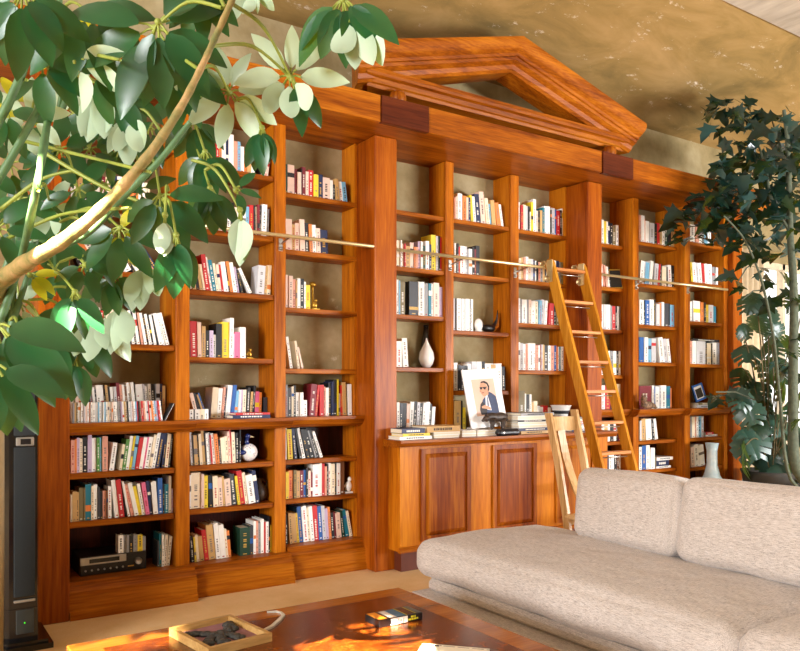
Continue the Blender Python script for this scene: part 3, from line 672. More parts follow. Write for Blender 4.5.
for rec in ALLB:
    tot = Counter(colname(r)+r['cat'] for r in rec); cnt = Counter()
    for r in rec:
        cnt[colname(r)+r['cat']] += 1
        wh = r['where'] if r['where'].startswith('on') else 'in '+r['where'] if 'row' in r['where'] else 'on '+r['where']
        tail = ', '+BN[r['bay']]
        if allds[(r['ds'], r['bay'], r['where'])] == 1: lb = r['ds']+' '+wh+tail
        elif r['cat'] == 'book' and alldn[(r['cat'], colname(r), r['nb'], r['bay'], r['where'])] == 1 and 'end' not in r['nb']:
            lb = colname(r)+' book'+r['nb']+', '+wh.replace('on the', 'on').replace('shelf just', 'shelf')+tail
        else:
            n = cnt[colname(r)+r['cat']]
            lb = ORD[n-1]+' '+colname(r)+' '+r['cat']+' from the left '+wh+tail
        if seen[lb]: lb = lb.replace(r['cat'], r['cat']+' further right', 1)
        seen[lb] += 1
        for x_, y_ in (('from the left', 'from left'), ('shelf just', 'shelf'), (' of the ', ' of '), ('the ', ''), (' shelf above', ' above'), ('right-leaning ', 'leaning '), ('left-leaning ', 'leaning ')):
            if len(lb.split()) > 16: lb = lb.replace(x_, y_)
        if len(lb.split()) > 16: print('LONG', lb)
        r['label'] = lb
def emit_book(r, mb=None):
    m = bookmesh(r['w'], r['d'], r['h'], r['c'])
    c = r['c']; dk = c in DARK
    ink = rnd.choice([INKL, INKL, INKG]) if dk else rnd.choice([INKD, INKS, INKR, INKS, INKS])
    band = BM[rnd.choice('wrbykon')] if rnd.random() < .6 else ink
    M = Matrix.Translation((r['x'], r['y'], r['z']+max(0, math.sin(r['l'])*r['w'])))@Matrix.Rotation(r['l'], 4, 'Y')
    if mb is None:
        o = m.build('disc_case' if r['cat'] != 'book' else 'book', [BM[c], PAGE, ink, band])
        o.location = M.to_translation(); o.rotation_euler = (0, r['l'], 0)
        g = ('disc cases' if r['cat'] != 'book' else 'books')+' of the '+BN[r['bay']]
        tag(o, r['label'], 'disc case' if r['cat'] != 'book' else 'book', g)
        return o
    keys = list(CLR); sl = {0: keys.index(c), 1: len(keys), 2: len(keys)+1+[INKD, INKL, INKR, INKG, INKS].index(ink), 3: None}
    sl[3] = [i for i, k in enumerate(keys) if BM[k] is band][0] if band in BM.values() else sl[2]
    b = len(mb.v); mb.v += [tuple(M @ Vector(p)) for p in m.v]
    for f, mi in zip(m.f, m.m): mb.f.append([b+i for i in f]); mb.m.append(sl[mi]); mb.sm.append(False)
FLATN = 48      # flat and special books built further down count towards the 300
bks = [r for rec in ALLB for r in rec if r['cat'] == 'book']; dcs = [r for rec in ALLB for r in rec if r['cat'] != 'book']
bks.sort(key=lambda r: -r['area'])
print('BOOKS', len(bks), 'DISCS', len(dcs))
for r in bks[:300-FLATN]+dcs: emit_book(r)
rest = MB()
for r in bks[300-FLATN:]: emit_book(r, rest)
tag(rest.build('smaller_books', [BM[k] for k in CLR]+[PAGE, INKD, INKL, INKR, INKG, INKS]), 'the many smaller and farther books filling out the bookcase shelves', 'books', kind='stuff')
# --- flat piles
FB = []
def flat(u0, u1, y, z, th, c, label, d=.2, nm='book', grp='flat book piles on the centre worktop', rot=0, end=False):
    x0, x1 = Xat(u0, y), Xat(u1, y); w = x1-x0
    m = MB(); t = .003
    m.box(0, w, 0, .004, 0, th); m.box(0, w, .004, d, 0, t); m.box(0, w, .004, d, th-t, th); m.box(.004 if not end else -.0, w-.004, .004, d-.003, t, th-t, 1)
    if end:  # fore-edge towards the viewer
        m.add([(.0, -.0006, t), (w, -.0006, t), (w, -.0006, th-t), (.0, -.0006, th-t)], [(0, 1, 2, 3)], 1)
    else:
        x = w*.2; 
        while x < w*.75:
            s = rnd.uniform(.008, .02); m.add([(x, -.0004, th*.3), (x+s*.7, -.0004, th*.3), (x+s*.7, -.0004, th*.7), (x, -.0004, th*.7)], [(0, 1, 2, 3)], 2); x += s
    o = m.build('book', [BM[c], PAGE, INKL if c in DARK else INKD]); o.location = (x0, y, z+.0003); o.rotation_euler = (0, 0, R_(rot))
    tag(o, label, 'book', grp); FB.append(o); return z+th+.0004
def pile(u0, u1, y, z, items, where, d=.2, grp='flat book piles on the centre worktop'):
    for c, th, lb, du0, du1, end in items: z = flat(u0+du0, u1+du1, y, z, th, c, lb+' '+where, d, grp=grp, end=end)
    return z
zt = WTZ
pile(400, 432, 4.40, zt, [('w', .022, 'slim white book with red print, lowest', 0, 0, False), ('y', .02, 'yellow book, middle', 3, -2, False), ('n', .034, 'navy blue book, topmost', 2, -7, False)], 'of leftmost worktop pile', .17)
pile(434, 459, 4.42, zt, [('w', .022, 'white paperback, lowest', 0, 0, True), ('w', .02, 'thin white book, middle', 0, 1, True), ('u', .044, 'thick tan book, topmost', -7, 1, False)], 'of pile left of portrait', .19)
pile(462.5, 476, 4.44, zt, [('w', .022, 'pale book, lower', 0, 0, True), ('w', .024, 'white book, upper', 0, 0, True)], 'of two under portrait left corner', .2)
pile(478, 506, 4.43, zt, [('w', .022, 'white magazine, lower', 0, 0, True), ('w', .02, 'white booklet, upper', 0, -1, True), ], 'under the bronze bear', .2)
pile(521, 549, 4.44, zt, [('u', .022, 'tan book, lowest', 0, 0, False), ('n', .024, 'blue-spined book, second', -2, 3, False), ('w', .024, 'white book, third', -2, 2, True), ('w', .022, 'thick white book, fourth', -3, 1, True), ('k', .016, 'thin black book, fifth', -3, 0, False), ('w', .032, 'large white book, sixth', -3, 2, True), ('g', .022, 'grey and yellow book, topmost', 0, 5, False)], 'from bottom, tall worktop pile', .22)
pile(572, 592, 4.45, zt, [('n', .022, 'navy book, lowest', 0, 0, False), ('w', .022, 'white book, second', 0, 2, True), ('i', .018, 'pale grey book, third', 0, 0, False), ('r', .02, 'red book, fourth', 0, 1, False), ('w', .02, 'white book, fifth', 0, 0, True), ('k', .016, 'thin black book, topmost', 1, 1, False)], 'of pile behind ladder', .2)
# flat books lying on shelves
YL = BAYS['L2'][2]-.045
z = flat(233, 270.5, YL, LEDGE, .034-.012, 'n', 'flat navy and blue book on the ledge, second bay from left', .12, grp='flat books on the ledge'); flat(236, 270, YL, z, .014, 'r', 'thin dark red book lying topmost on the ledge, second bay', .12, grp='flat books on the ledge')
z = SHZ['R2'][1]
z = flat(656.5, 671, 4.76, z, .02, 'w', 'white magazine lowest in small pile, second bay from right', .2, grp='flat magazines in the right bays'); z = flat(656.5, 669, 4.76, z, .055, 'n', 'thick navy box file lying in the second bay from right', .2, grp='flat magazines in the right bays'); flat(657, 673, 4.76, z, .03, 'w', 'white magazine atop the navy box file', .2, grp='flat magazines in the right bays')
z = SHZ['R3'][2]; z = flat(706, 717.5, 4.72, z, .018, 'w', 'white book lying under the red one, far right bay', .2, grp='flat magazines in the right bays'); flat(706, 713.5, 4.72, z, .026, 'r', 'small red book lying flat, far right bay', .15, grp='flat magazines in the right bays')
z = SHZ['R3'][3]; z = flat(697, 717, 4.66, z, .028, 'i', 'pale grey book lying under blue picture frame', .18, grp='flat magazines in the right bays'); z = flat(699, 716, 4.66, z, .022, 'v', 'olive grey book under the blue picture frame', .18, grp='flat magazines in the right bays'); ZFR = z
zz = SHZ['R3'][4]+max(r['h'] for rec in ALLB for r in rec if r['bay'] == 'R3' and r['where'] == W_[4])+.002
flat(692.5, 720.5, 4.70, zz, .022, 'k', 'black book lying across the row, far right bay', .2, grp='flat magazines in the right bays')
flat(657, 677, 4.76, SHZ['R2'][0], .07, 'i', 'pale grey box lying on bottom shelf, second bay from right', .2, grp='flat magazines in the right bays')
flat(485, 500, 4.82, SHZ['C2'][0]+.205, .018, 'w', 'white booklet lying across books behind the portrait', .15, grp='flat book piles on the centre worktop')
print('FLAT', len(FB))
# ================================================================ ORNAMENTS
BLK = mat('black_plastic', (18, 18, 20), .35, nv=.05); SIL = mat('silver_plastic', (176, 174, 168), .3, metal=.6, nv=.05)
WHC = mat('white_ceramic', (238, 234, 228), .25, nv=.03, coat=.4); NAV = mat('blue_glaze', (24, 44, 104), .25, coat=.5)
BRZ = mat('dark_bronze', (62, 48, 38), .5, nv=.6, scale=36, metal=.1); GOLD = mat('antique_gold', (190, 150, 60), .35, metal=.8)
def sit(u, bay, i, y): return Vector((Xat(u, y), y, SHZ[bay][i]+.0005))
# stereo receiver
z = SHZ['L1'][0]+.0005; y = 4.70; xa, xb = Xat(80, y), Xat(146.5, y)
t = thing('stereo_receiver', ((xa+xb)/2, y, z), 'wide black and silver stereo receiver on the bottom shelf of the far left bay', 'stereo')
MB().box(xa, xb, y, y+.26, z, z+.11, bev=.004).build('housing', BLK, t)
MB().box(xa+.0, xb-.12, y-.006, y, z+.062, z+.106, bev=.002).build('silver_fascia', SIL, t)
MB().box(xa+.05, xb-.16, y-.009, y-.0055, z+.072, z+.096, bev=.001).build('display', mat('display_glass', (30, 34, 34), .15), t)
for i in range(7): MB().tube([(xa+.03+i*.035, y-.007, z+.03), (xa+.03+i*.035, y+.0, z+.03)], .006, 8).build('button', SIL, t)
MB().tube([(xb-.05, y-.018, z+.055), (xb-.05, y, z+.055)], .02, 16).build('volume_knob', SIL, t)
MB().box(xb-.11, xb-.075, y-.003, y, z+.025, z+.032).build('badge', GOLD, t)
# blue and white guinea fowl
p = sit(243.5, 'L2', 2, 4.80)
t = thing('bird_figure', p, 'blue and white ceramic bird figure with speckled round body, second bay from left', 'figurine')
def spk():
    m = mat('speckled_ceramic', (236, 234, 232), .25, coat=.4)
    if 'spk' in MATS: return m
    nt = m.node_tree; b = nt.nodes['Principled BSDF']; v = nt.nodes.new('ShaderNodeTexVoronoi'); v.inputs['Scale'].default_value = 70
    tc = nt.nodes.new('ShaderNodeTexCoord'); nt.links.new(tc.outputs['Object'], v.inputs['Vector'])
    r = nt.nodes.new('ShaderNodeValToRGB'); r.color_ramp.elements[0].position = .18; r.color_ramp.elements[1].position = .26
    r.color_ramp.elements[0].color = lin((40, 60, 120))+(1,); r.color_ramp.elements[1].color = lin((238, 236, 234))+(1,)
    nt.links.new(v.outputs['Distance'], r.inputs['Fac']); nt.links.new(r.outputs['Color'], b.inputs['Base Color']); MATS['spk'] = m; return m
MB().ell(p+Vector((.035, 0, .062)), (.062, .05, .06), n=24).build('body', spk(), t)
MB().tube([p+Vector((-.02, 0, .075)), p+Vector((-.05, 0, .072)), p+Vector((-.085, 0, .06))], [.034, .026, .008]).ell(p+Vector((-.02, -.012, .065)), (.045, .038, .02)).build('tail', NAV, t)
MB().tube([p+Vector((.025, 0, .10)), p+Vector((.02, 0, .135)), p+Vector((.022, 0, .16))], [.024, .016, .018]).ell(p+Vector((.028, 0, .17)), (.022, .016, .018)).build('neck_and_head', NAV, t)
MB().tube([p+Vector((.046, 0, .168)), p+Vector((.075, 0, .162))], [.008, .002], 8).build('beak', mat('bone_beak', (214, 196, 150), .5), t)
# dark jug on L2 second shelf
p = sit(259, 'L2', 1, 4.84)
t = thing('round_jug', p, 'dark round jug with a lit bronze belly at right end of second shelf up', 'jug')
MB().lathe([(.03, 0), (.05, .02), (.058, .06), (.045, .10), (.02, .125), (.018, .15), (.024, .155)], c=p).build('body', BRZ, t)
MB().tube([p+Vector((.02, 0, .145)), p+Vector((.055, 0, .13)), p+Vector((.055, 0, .08))], .006, 8).build('handle', BRZ, t)
def small_figure(p, lb, m, s=1.0, nm='figurine'):
    t = thing(nm, p, lb, 'figurine')
    a = MB().box(p.x-.03*s, p.x+.03*s, p.y-.02*s, p.y+.02*s, p.z, p.z+.008*s); a.build('base', m, t)
    MB().ell(p+Vector((0, 0, .035*s)), (.022*s, .016*s, .028*s)).ell(p+Vector((.006*s, 0, .072*s)), (.013*s, .012*s, .014*s)).tube([p+Vector((-.015*s, 0, .045*s)), p+Vector((-.035*s, 0, .03*s))], .006*s, 8).build('body', m, t)
small_figure(sit(249.5, 'L2', 4, 4.80), 'small yellow and gold figurine beside the white book, second bay from left', GOLD, .8)
small_figure(sit(315, 'L3', 5, 4.84), 'little brass animal figurine beside the yellow book, third bay from left', GOLD, .9)
p = sit(312.6, 'L3', 5, 4.90)
t = thing('brass_lamp', p, 'slender antique brass lamp behind the little brass figurine', 'ornament')
MB().lathe([(.03, 0), (.03, .008), (.008, .02), (.006, .16), (.012, .17)], c=p).build('stem', GOLD, t)
MB().lathe([(.012, .17), (.028, .178), (.022, .2), (.004, .205)], c=p+Vector((.0, 0, .0))).build('bowl', GOLD, t)
small_figure(sit(348.5, 'L3', 1, 4.86), 'white shell-like ornament beside brown book, third bay from left', WHC, 1.35, 'white_ornament')
# white teardrop vase and the bottle behind
p = sit(426.5, 'C1', 0, 4.86)
tag(MB().lathe([(.028, 0), (.05, .03), (.062, .07), (.055, .12), (.03, .17), (.012, .205), (.006, .23), (.004, .235)], 28, c=p).build('teardrop_vase', WHC), 'white ceramic teardrop vase on lowest shelf of the left centre bay', 'vase')
p = sit(425.8, 'C1', 0, 4.95)
t = thing('tall_bottle', p, 'slim dark glass bottle standing behind the white teardrop vase', 'bottle')
MB().lathe([(.035, 0), (.036, .2), (.03, .24), (.022, .27), (.018, .33)], 16, c=p).build('body', mat('smoked_glass', (52, 52, 50), .15), t)
MB().lathe([(.019, .33), (.019, .345)], 12, c=p).build('stopper', BLK, t)
# tall-tailed bird sculpture
p = sit(490, 'C2', 1, 4.86)
t = thing('bird_sculpture', p, 'black carved bird sculpture with a tall curved tail, middle centre bay', 'sculpture')
MB().ell(p+Vector((-.02, 0, .035)), (.075, .035, .033)).tube([p+Vector((-.07, 0, .04)), p+Vector((-.095, 0, .065)), p+Vector((-.10, 0, .08))], [.022, .016, .013]).ell(p+Vector((-.10, 0, .085)), (.02, .014, .016)).build('body', BLK, t)
MB().tube([p+Vector((.02, 0, .045)), p+Vector((.055, 0, .075)), p+Vector((.075, 0, .12)), p+Vector((.085, 0, .19))], [.024, .014, .007, .004]).build('tail', BLK, t)
MB().tube([p+Vector((.035, .02, .015)), p+Vector((.09, .02, .06)), p+Vector((.115, .02, .17))], [.02, .022, .006]).build('wooden_support', WV, t)
p = sit(478.5, 'C2', 1, 4.84)
tag(MB().ell(p+Vector((0, 0, .055)), (.04, .03, .055)).lathe([(.03, 0), (.032, .01)], c=p).build('porcelain_ornament', WHC), 'rounded white porcelain ornament beside white books, middle centre bay', 'ornament')
# portrait leaning on the shelves
def rot_panel(x0, x1, y, z0, tilt, roll): return Matrix.Translation((x0, y, z0))@Matrix.Rotation(roll, 4, 'Y')@Matrix.Rotation(-tilt, 4, 'X')
yP = 4.56; bx0 = Xat(472, yP); PWD = Xat(508, yP)-bx0; PHT = .465
Mp = rot_panel(bx0, 0, yP, WTZ+.0475, R_(12), R_(-3.0))
por = thing('framed_portrait', (bx0, yP, WTZ+.0475), 'large white-matted portrait photograph leaning on the centre worktop', 'picture')
def pp(lst, z): return [Mp @ Vector((x*PWD, -z, y_*PHT)) for x, y_ in lst]
def poly(lst, z, m, name, th=.0012, parent=por):
    n = len(lst); vs = pp(lst, z)+pp(lst, z-th)
    ar = sum(lst[i][0]*lst[(i+1) % n][1]-lst[(i+1) % n][0]*lst[i][1] for i in range(n))
    f = [tuple(range(n)) if ar > 0 else tuple(range(n))[::-1]]
    f += [tuple(range(n, 2*n))[::-1] if ar > 0 else tuple(range(n, 2*n))]
    f += [(i, (i+1) % n, n+(i+1) % n, n+i)[::-1 if ar > 0 else 1] for i in range(n)]
    return MB().add(vs, f).build(name, m, parent)
poly([(0, 0), (1, 0), (1, 1), (0, 1)], 0, mat('white_mat_board', (244, 242, 240), .6, nv=.02), 'mat_board', .012)
poly([(.2, .2), (.82, .2), (.82, .83), (.2, .83)], .0008, mat('portrait_backdrop', (224, 186, 164), .6, nv=.08, scale=6), 'print', .0008)
SK = mat('printed_skin', (206, 150, 118), .6, nv=.06)
suit = [(.36, .22), (.82, .22), (.82, .40), (.80, .52), (.70, .58), (.62, .605), (.55, .55), (.42, .47), (.36, .35)]
ell_ = lambda cx, cy, rx, ry, n=20: [(cx+rx*math.cos(2*math.pi*i/n), cy+ry*math.sin(2*math.pi*i/n)) for i in range(n)]
poly(suit, .0016, mat('printed_blue_suit', (54, 66, 96), .6, nv=.15), 'printed_suit', .0008)
poly([(.48, .38), (.50, .30), (.62, .28), (.60, .42), (.57, .56), (.52, .56)], .0022, mat('printed_shirt', (226, 226, 232), .6), 'printed_shirt', .0006)
poly([(.545, .52), (.57, .52), (.57, .36), (.54, .33), (.52, .37)], .0027, mat('printed_tie', (120, 124, 140), .6), 'printed_tie', .0005)
poly(ell_(.50, .65, .105, .125), .0026, SK, 'printed_face', .0008)
poly([(.60, .60), (.625, .68), (.60, .735), (.52, .765), (.43, .755), (.46, .785), (.55, .795), (.63, .765), (.665, .70), (.65, .635), (.625, .62)], .0031, mat('printed_dark_hair', (44, 34, 32), .6), 'printed_hair', .0005)
poly([(.39, .69), (.60, .69), (.60, .68), (.565, .68), (.55, .645), (.50, .648), (.485, .68), (.465, .68), (.455, .65), (.405, .65)], .0034, INKD, 'printed_glasses', .0004)
poly([(.51, .52), (.60, .55), (.63, .63), (.52, .60)], .0021, SK, 'printed_neck', .0004)
poly([(.42, .595), (.49, .60), (.49, .588), (.44, .582)], .0034, mat('printed_mouth', (150, 74, 66), .6), 'printed_mouth', .0004)
poly([(.395, .64), (.375, .615), (.40, .608), (.42, .62)], .0034, mat('printed_nose', (190, 132, 102), .6), 'printed_nose', .0004)
poly([(.30, .30), (.34, .40), (.40, .44), (.46, .40), (.50, .30), (.46, .22), (.32, .22)], .003, mat('printed_cat', (48, 42, 44), .6), 'printed_cat', .0006)
poly([(.36, .36), (.46, .38), (.60, .33), (.60, .29), (.44, .32), (.36, .33)], .0036, SK, 'printed_hands', .0004)
# bronze bear and its black case
pz = WTZ+.0435; y = 4.50
xc = Xat(497.5, y)
t = thing('bear_statuette', (xc, y, pz), 'dark bronze bear statuette walking in front of the portrait', 'statuette')
b = MB(); V = lambda x, yy, z: Vector((xc+x, y+yy, pz+z))
b.tube([V(-.135, 0, .105), V(-.11, 0, .115), V(-.07, 0, .115), V(-.02, 0, .108), V(.04, 0, .112), V(.085, 0, .10), V(.105, 0, .08)], [.028, .034, .040, .042, .045, .044, .02], 16)
b.ell(V(-.135, 0, .10), (.033, .028, .03)).tube([V(-.15, 0, .095), V(-.182, 0, .08)], [.02, .011])
for sy in (-.016, .016): b.ell(V(-.128, sy, .13), (.009, .006, .011))
for x, sy, k in ((-.075, -.03, -.02), (-.045, .03, .015), (.05, -.03, -.012), (.085, .03, .02)):
    b.tube([V(x, sy*.8, .10), V(x+k*.4, sy, .055), V(x+k, sy, .018), V(x+k-.012, sy, .008)], [.032, .022, .017, .013])
b.v = [tuple(Vector((xc, y, pz))+(Vector(q)-Vector((xc, y, pz)))*.84) for q in b.v]
b.build('body', BRZ, t)
yq = 4.36; xa = Xat(497.5, yq); xb = Xat(519, yq)
t = thing('zipped_case', ((xa+xb)/2, yq, WTZ), 'black zipped case with a small white emblem lying before the bear', 'case')
cs = MB(); cs.box(xa, xb, yq-.025, yq+.045, WTZ+.0005, WTZ+.05, bev=.018); cs.build('body', mat('black_leather', (26, 26, 30), .4, bump=.2, scale=60), t)
em = MB(); cx = xa+.045; cz = WTZ+.026
em.add([(cx-.012, yq-.0262, cz), (cx-.004, yq-.0262, cz-.004), (cx, yq-.0262, cz-.013), (cx+.004, yq-.0262, cz-.004), (cx+.012, yq-.0262, cz), (cx+.004, yq-.0262, cz+.004), (cx, yq-.0262, cz+.013), (cx-.004, yq-.0262, cz+.004)], [tuple(range(8))])
em.build('emblem', WHC, t)
p = Vector((Xat(469, 4.42), 4.42, WTZ+.0472)); tag(MB().ell(p+Vector((0, 0, .012)), (.022, .018, .012)).build('pebble', mat('grey_stone', (150, 146, 140), .7, scale=80)), 'small grey pebble beside the lower left corner of the portrait', 'stone')
# bowl on the worktop behind the chair
p = Vector((Xat(566, 4.62), 4.68, WTZ+.0005)); cy_ = p
t = thing('white_bowl', p, 'white tapered bowl with a dark stripe on the worktop behind the chair', 'bowl')
MB().lathe([(.045, 0), (.05, .07), (.062, .14), (.085, .205), (.092, .212), (.088, .215), (.078, .20), (.05, .11), (.04, .02)], 28, c=p).build('body', WHC, t)
MB().lathe([(.064, .142), (.0745, .17), (.0765, .17), (.0665, .142)], 28, c=p).build('dark_stripe', INKD, t)
# R1 frame
p = sit(616, 'R1', 6, 4.88)
t = thing('picture_frame', p, 'small dark picture with gilt frame leaning, bay right of the ladder', 'frame')
M = Matrix.Translation(p)@Matrix.Rotation(R_(-38), 4, 'Z')@Matrix.Rotation(R_(-8), 4, 'X')
a = MB()
for q in ((-.07, .07, 0, .012), (-.07, .07, .178, .19), (-.07, -.058, .012, .178), (.058, .07, .012, .178)): a.box(q[0], q[1], -.008, .008, q[2]+.001, q[3]+.001, M=M)
a.build('frame', GOLD, t); MB().box(-.058, .058, -.003, .004, .013, .179, M=M).build('picture', mat('dark_picture', (34, 34, 32), .3), t)
# driftwood figure, right side
p = sit(647, 'R2', 3, 4.63)
t = thing('driftwood_animal', p, 'mottled brown driftwood animal figure before the maroon book, second bay from right', 'figurine')
DW = mat('mottled_driftwood', (124, 98, 76), .7, nv=.7, scale=60, bump=.4)
MB().ell(p+Vector((.0, 0, .04)), (.075, .035, .036)).ell(p+Vector((-.045, 0, .095)), (.035, .028, .035)).tube([p+Vector((-.04, 0, .04)), p+Vector((-.045, 0, .08))], .03).tube([p+Vector((.05, 0, .04)), p+Vector((.10, 0, .03)), p+Vector((.13, 0, .012))], [.03, .022, .01]).build('body', DW, t)
for s in (-.02, .018): MB().lathe([(.013, 0), (.004, .03)], 8, c=p+Vector((-.045+s, 0, .12))).build('ear', DW, t)
# blue frame far right
p = Vector((Xat(703.5, 4.74), 4.76, ZFR+.0008))
t = thing('picture_frame', p, 'blue picture frame with a black screen leaning, far right bay', 'frame')
M = Matrix.Translation(p)@Matrix.Rotation(R_(-14), 4, 'Y')@Matrix.Rotation(R_(-10), 4, 'X')@Matrix.Translation((0, 0, .022)); a = MB(); w_ = .085; h_ = .17
for q in ((-w_, w_, 0, .02), (-w_, w_, h_-.02, h_), (-w_, -w_+.02, .02, h_-.02), (w_-.02, w_, .02, h_-.02)): a.box(q[0], q[1], -.008, .008, q[2], q[3], M=M)
a.build('frame', BM['b'], t)
MB().box(-w_+.02, w_-.02, -.003, .004, .02, h_-.02, M=M).build('mat_board', WHC, t); MB().box(-w_+.035, w_-.035, -.006, -.0028, .03, h_-.045, M=M).build('picture', BLK, t)
p = sit(709.5, 'R3', 1, 4.80)
tag(MB().lathe([(.03, 0), (.032, .05), (.022, .06), (.028, .10), (.024, .10), (.018, .062), (.02, .01)], 16, c=p).build('glass_goblet', mat('clear_glass', (190, 196, 196), .05)), 'small clear glass goblet behind the tall floor vase', 'glass')
# floor vase
y = 4.42; p = Vector((Xat(712, y), y, .0005))
VZ = blotch('pale_blue_glaze', ((150, 176, 184), (176, 196, 200), (206, 214, 210)), 9, rough=.3, bump=0)
t = thing('floor_vase', p, 'tall pale blue glazed floor vase with flared neck behind the sofa', 'vase')
zt_ = Zat(712, 443, y)
MB().lathe([(.08, 0), (.10, .05), (.15, .20), (.16, .28), (.12, .38), (.075, .46), (.05, .56), (.048, zt_-.08), (.062, zt_), (.055, zt_), (.04, zt_-.06), (.04, .5)], 32, c=p).build('body', VZ, t)
MB().ell(p+Vector((.045, -.092, .385)), (.03, .012, .045)).build('yellow_glaze_patch', mat('yellow_glaze', (222, 186, 80), .35), t)
# ================================================================ SPEAKER TOWER
GR = mat('speaker_grille', (34, 39, 41), .85, nv=.15, scale=300); GB = mat('gloss_black', (10, 13, 18), .18, nv=.05, coat=.5)
sy = 4.20; sx1 = Xat(35, sy); sx0 = Xat(13.5, sy); 
t = thing('speaker_tower', ((sx0+sx1)/2, sy+.15, 0), 'tall black floor-standing speaker tower with dark grille and green light', 'speaker')
xl0 = sx0-.22; ch = .10
def prism(xa, xb, ya, yb, z0, z1, cham):
    pts = [(xa, ya+cham), (xa+cham, ya), (xb, ya), (xb, yb), (xa, yb)]
    n = len(pts); return MB().add([(x, y_, z0) for x, y_ in pts]+[(x, y_, z1) for x, y_ in pts], [tuple(range(n))[::-1], tuple(range(n, 2*n))]+[(i, (i+1) % n, n+(i+1) % n, n+i) for i in range(n)])
ztop = 1.62
prism(sx0-.07, sx1+.012, sy, sy+.27, .20, ztop, .05).build('cabinet', GB, t)
MB().box(sx0+.0, sx1, sy-.012, sy, .26, Zat(24, 447, sy), bev=.004).build('lower_grille', GR, t)
MB().box(sx0+.0, sx1, sy-.012, sy, Zat(24, 436, sy), ztop-.03, bev=.004).build('upper_grille', GR, t)
zz = Zat(24, 441.5, sy); MB().box(sx0+.01, sx1-.005, sy-.012, sy, zz-.022, zz+.022, bev=.004).build('tweeter_window', SIL, t)
MB().box(sx0+.03, sx1-.02, sy-.0135, sy-.0115, zz-.014, zz+.014).build('tweeter_slot', BLK, t)
MB().box(sx0, sx1, sy-.016, sy, .232, .245, bev=.003).build('silver_strip', SIL, t)
prism(sx0-.07, sx1+.012, sy-.005, sy+.29, .045, .20, .05).build('amplifier_base', GB, t)
MB().box(sx0+.01, sx1-.005, sy-.012, sy-.004, .075, .195, bev=.003).build('amplifier_panel', mat('dark_panel', (52, 58, 58), .4), t)
MB().ell(((sx0+sx1)/2, sy-.0135, .13), (.0035, .002, .0035)).build('green_light', mat('green_led', (60, 230, 40), .3, emit=1.5), t)
prism(sx0-.12, sx1+.075, sy-.07, sy+.32, 0.0, .028, .08).build('plinth_slab', GB, t)
prism(sx0-.10, sx1+.055, sy-.05, sy+.305, .028, .045, .07).build('plinth_step', GB, t)
xs = Xat(4.5, 3.9)
t = thing('panel_speaker', (xs-.105, 3.9, 0), 'champagne coloured curved panel standing left of black speaker tower', 'speaker')
MB().lathe([(.10, 0), (.10, .05)], c=(xs-.105, 3.9, 0)).build('foot', GB, t)
MB().lathe([(.10, .05), (.105, .6), (.105, 1.1), (.095, 1.12)], 28, c=(xs-.105, 3.9, 0)).build('panel', mat('champagne_metal', (176, 160, 118), .35, metal=.4), t)
# ================================================================ CHAIR BEHIND THE SOFA
y = 3.72; xL, xR = Xat(548.5, y+.08), Xat(574, y+.08); zT = Zat(565, 413, y)
t = thing('high_back_chair', ((xL+xR)/2, y, 0), 'pale maple high-back chair with curved splat beside the cabinet', 'chair')
yb = y+.0
for x, zt2 in ((xL, zT), (xR, zT+.02)):
    pts = [(x, yb-.16, 0), (x, yb-.085, .45), (x, yb-.01, .8), (x, yb+.08, zt2)]
    m = MB()
    for i in range(3):
        a, b_ = Vector(pts[i]), Vector(pts[i+1]); wv = .012
        vs = [q+Vector((sx_, sy_, 0)) for q in (a, b_) for sx_, sy_ in ((-wv, -.028), (wv, -.028), (wv, .028), (-wv, .028))]
        m.add(vs, [(0, 1, 5, 4), (1, 2, 6, 5), (2, 3, 7, 6), (3, 0, 4, 7), (3, 2, 1, 0), (4, 5, 6, 7)])
    m.build('back_post', WM, t)
def curvedslat(xa, xb, z0, z1, y0, bow, th=.014, n=10, y1=None):
    vs = []
    for i in range(n+1):
        s = i/n; x = xa+(xb-xa)*s; yy = bow*(1-(2*s-1)**2)
        for zz_, o in ((z0, 0), (z1, 0 if y1 is None else y1-y0)):
            vs += [(x, y0+yy+o, zz_), (x, y0+yy+o+th, zz_)]
    fs = []
    for i in range(n):
        a = i*4; b_ = a+4
        fs += [(a, b_, b_+2, a+2), (a+1, a+3, b_+3, b_+1), (a+2, b_+2, b_+3, a+3), (a, a+1, b_+1, b_)]
    fs += [(0, 2, 3, 1), (n*4, n*4+1, n*4+3, n*4+2)]
    return MB().add(vs, fs, 0, False)
z0_, z1_ = Zat(565, 431, y), Zat(565, 417, y)
curvedslat(xL+.0125, xR-.0125, z0_, z1_, yb+.04, .03, y1=yb+.055).build('top_slat', WM, t)
sp = MB(); n = 10; hw = .034
vs = []
for i in range(n+1):
    s = i/n; zc = z0_-(z0_-.50)*s; yy = yb+.06-.15*s+.03*math.sin(math.pi*s); xx = (xL+xR)/2-.02+.06*s
    for a in (-hw, hw): vs += [(xx+a, yy, zc), (xx+a, yy+.012, zc)]
for i in range(n):
    a = i*4; b_ = a+4
    sp.add([], [])
    sp.f += []
fs = []
for i in range(n):
    a = i*4; b_ = a+4; fs += [(a, a+2, b_+2, b_)[::-1], (a+1, b_+1, b_+3, a+3)[::-1], (a, b_, b_+1, a+1)[::-1], (a+2, a+3, b_+3, b_+2)[::-1]]
fs += [(0, 1, 3, 2), (n*4, n*4+2, n*4+3, n*4+1)]
sp.add(vs, fs).build('splat', WM, t)
MB().box(xL-.06, xR+.06, yb-.54, yb-.12, .43, .46, bev=.012).build('seat', WM, t)
for x in (xL-.01, xR+.01): MB().box(x-.016, x+.016, yb-.52, yb-.48, 0, .43).build('front_leg', WM, t)
MB().box(xL+.0125, xR-.0125, yb-.11, yb-.085, .38, .43).build('seat_rail', WM, t)
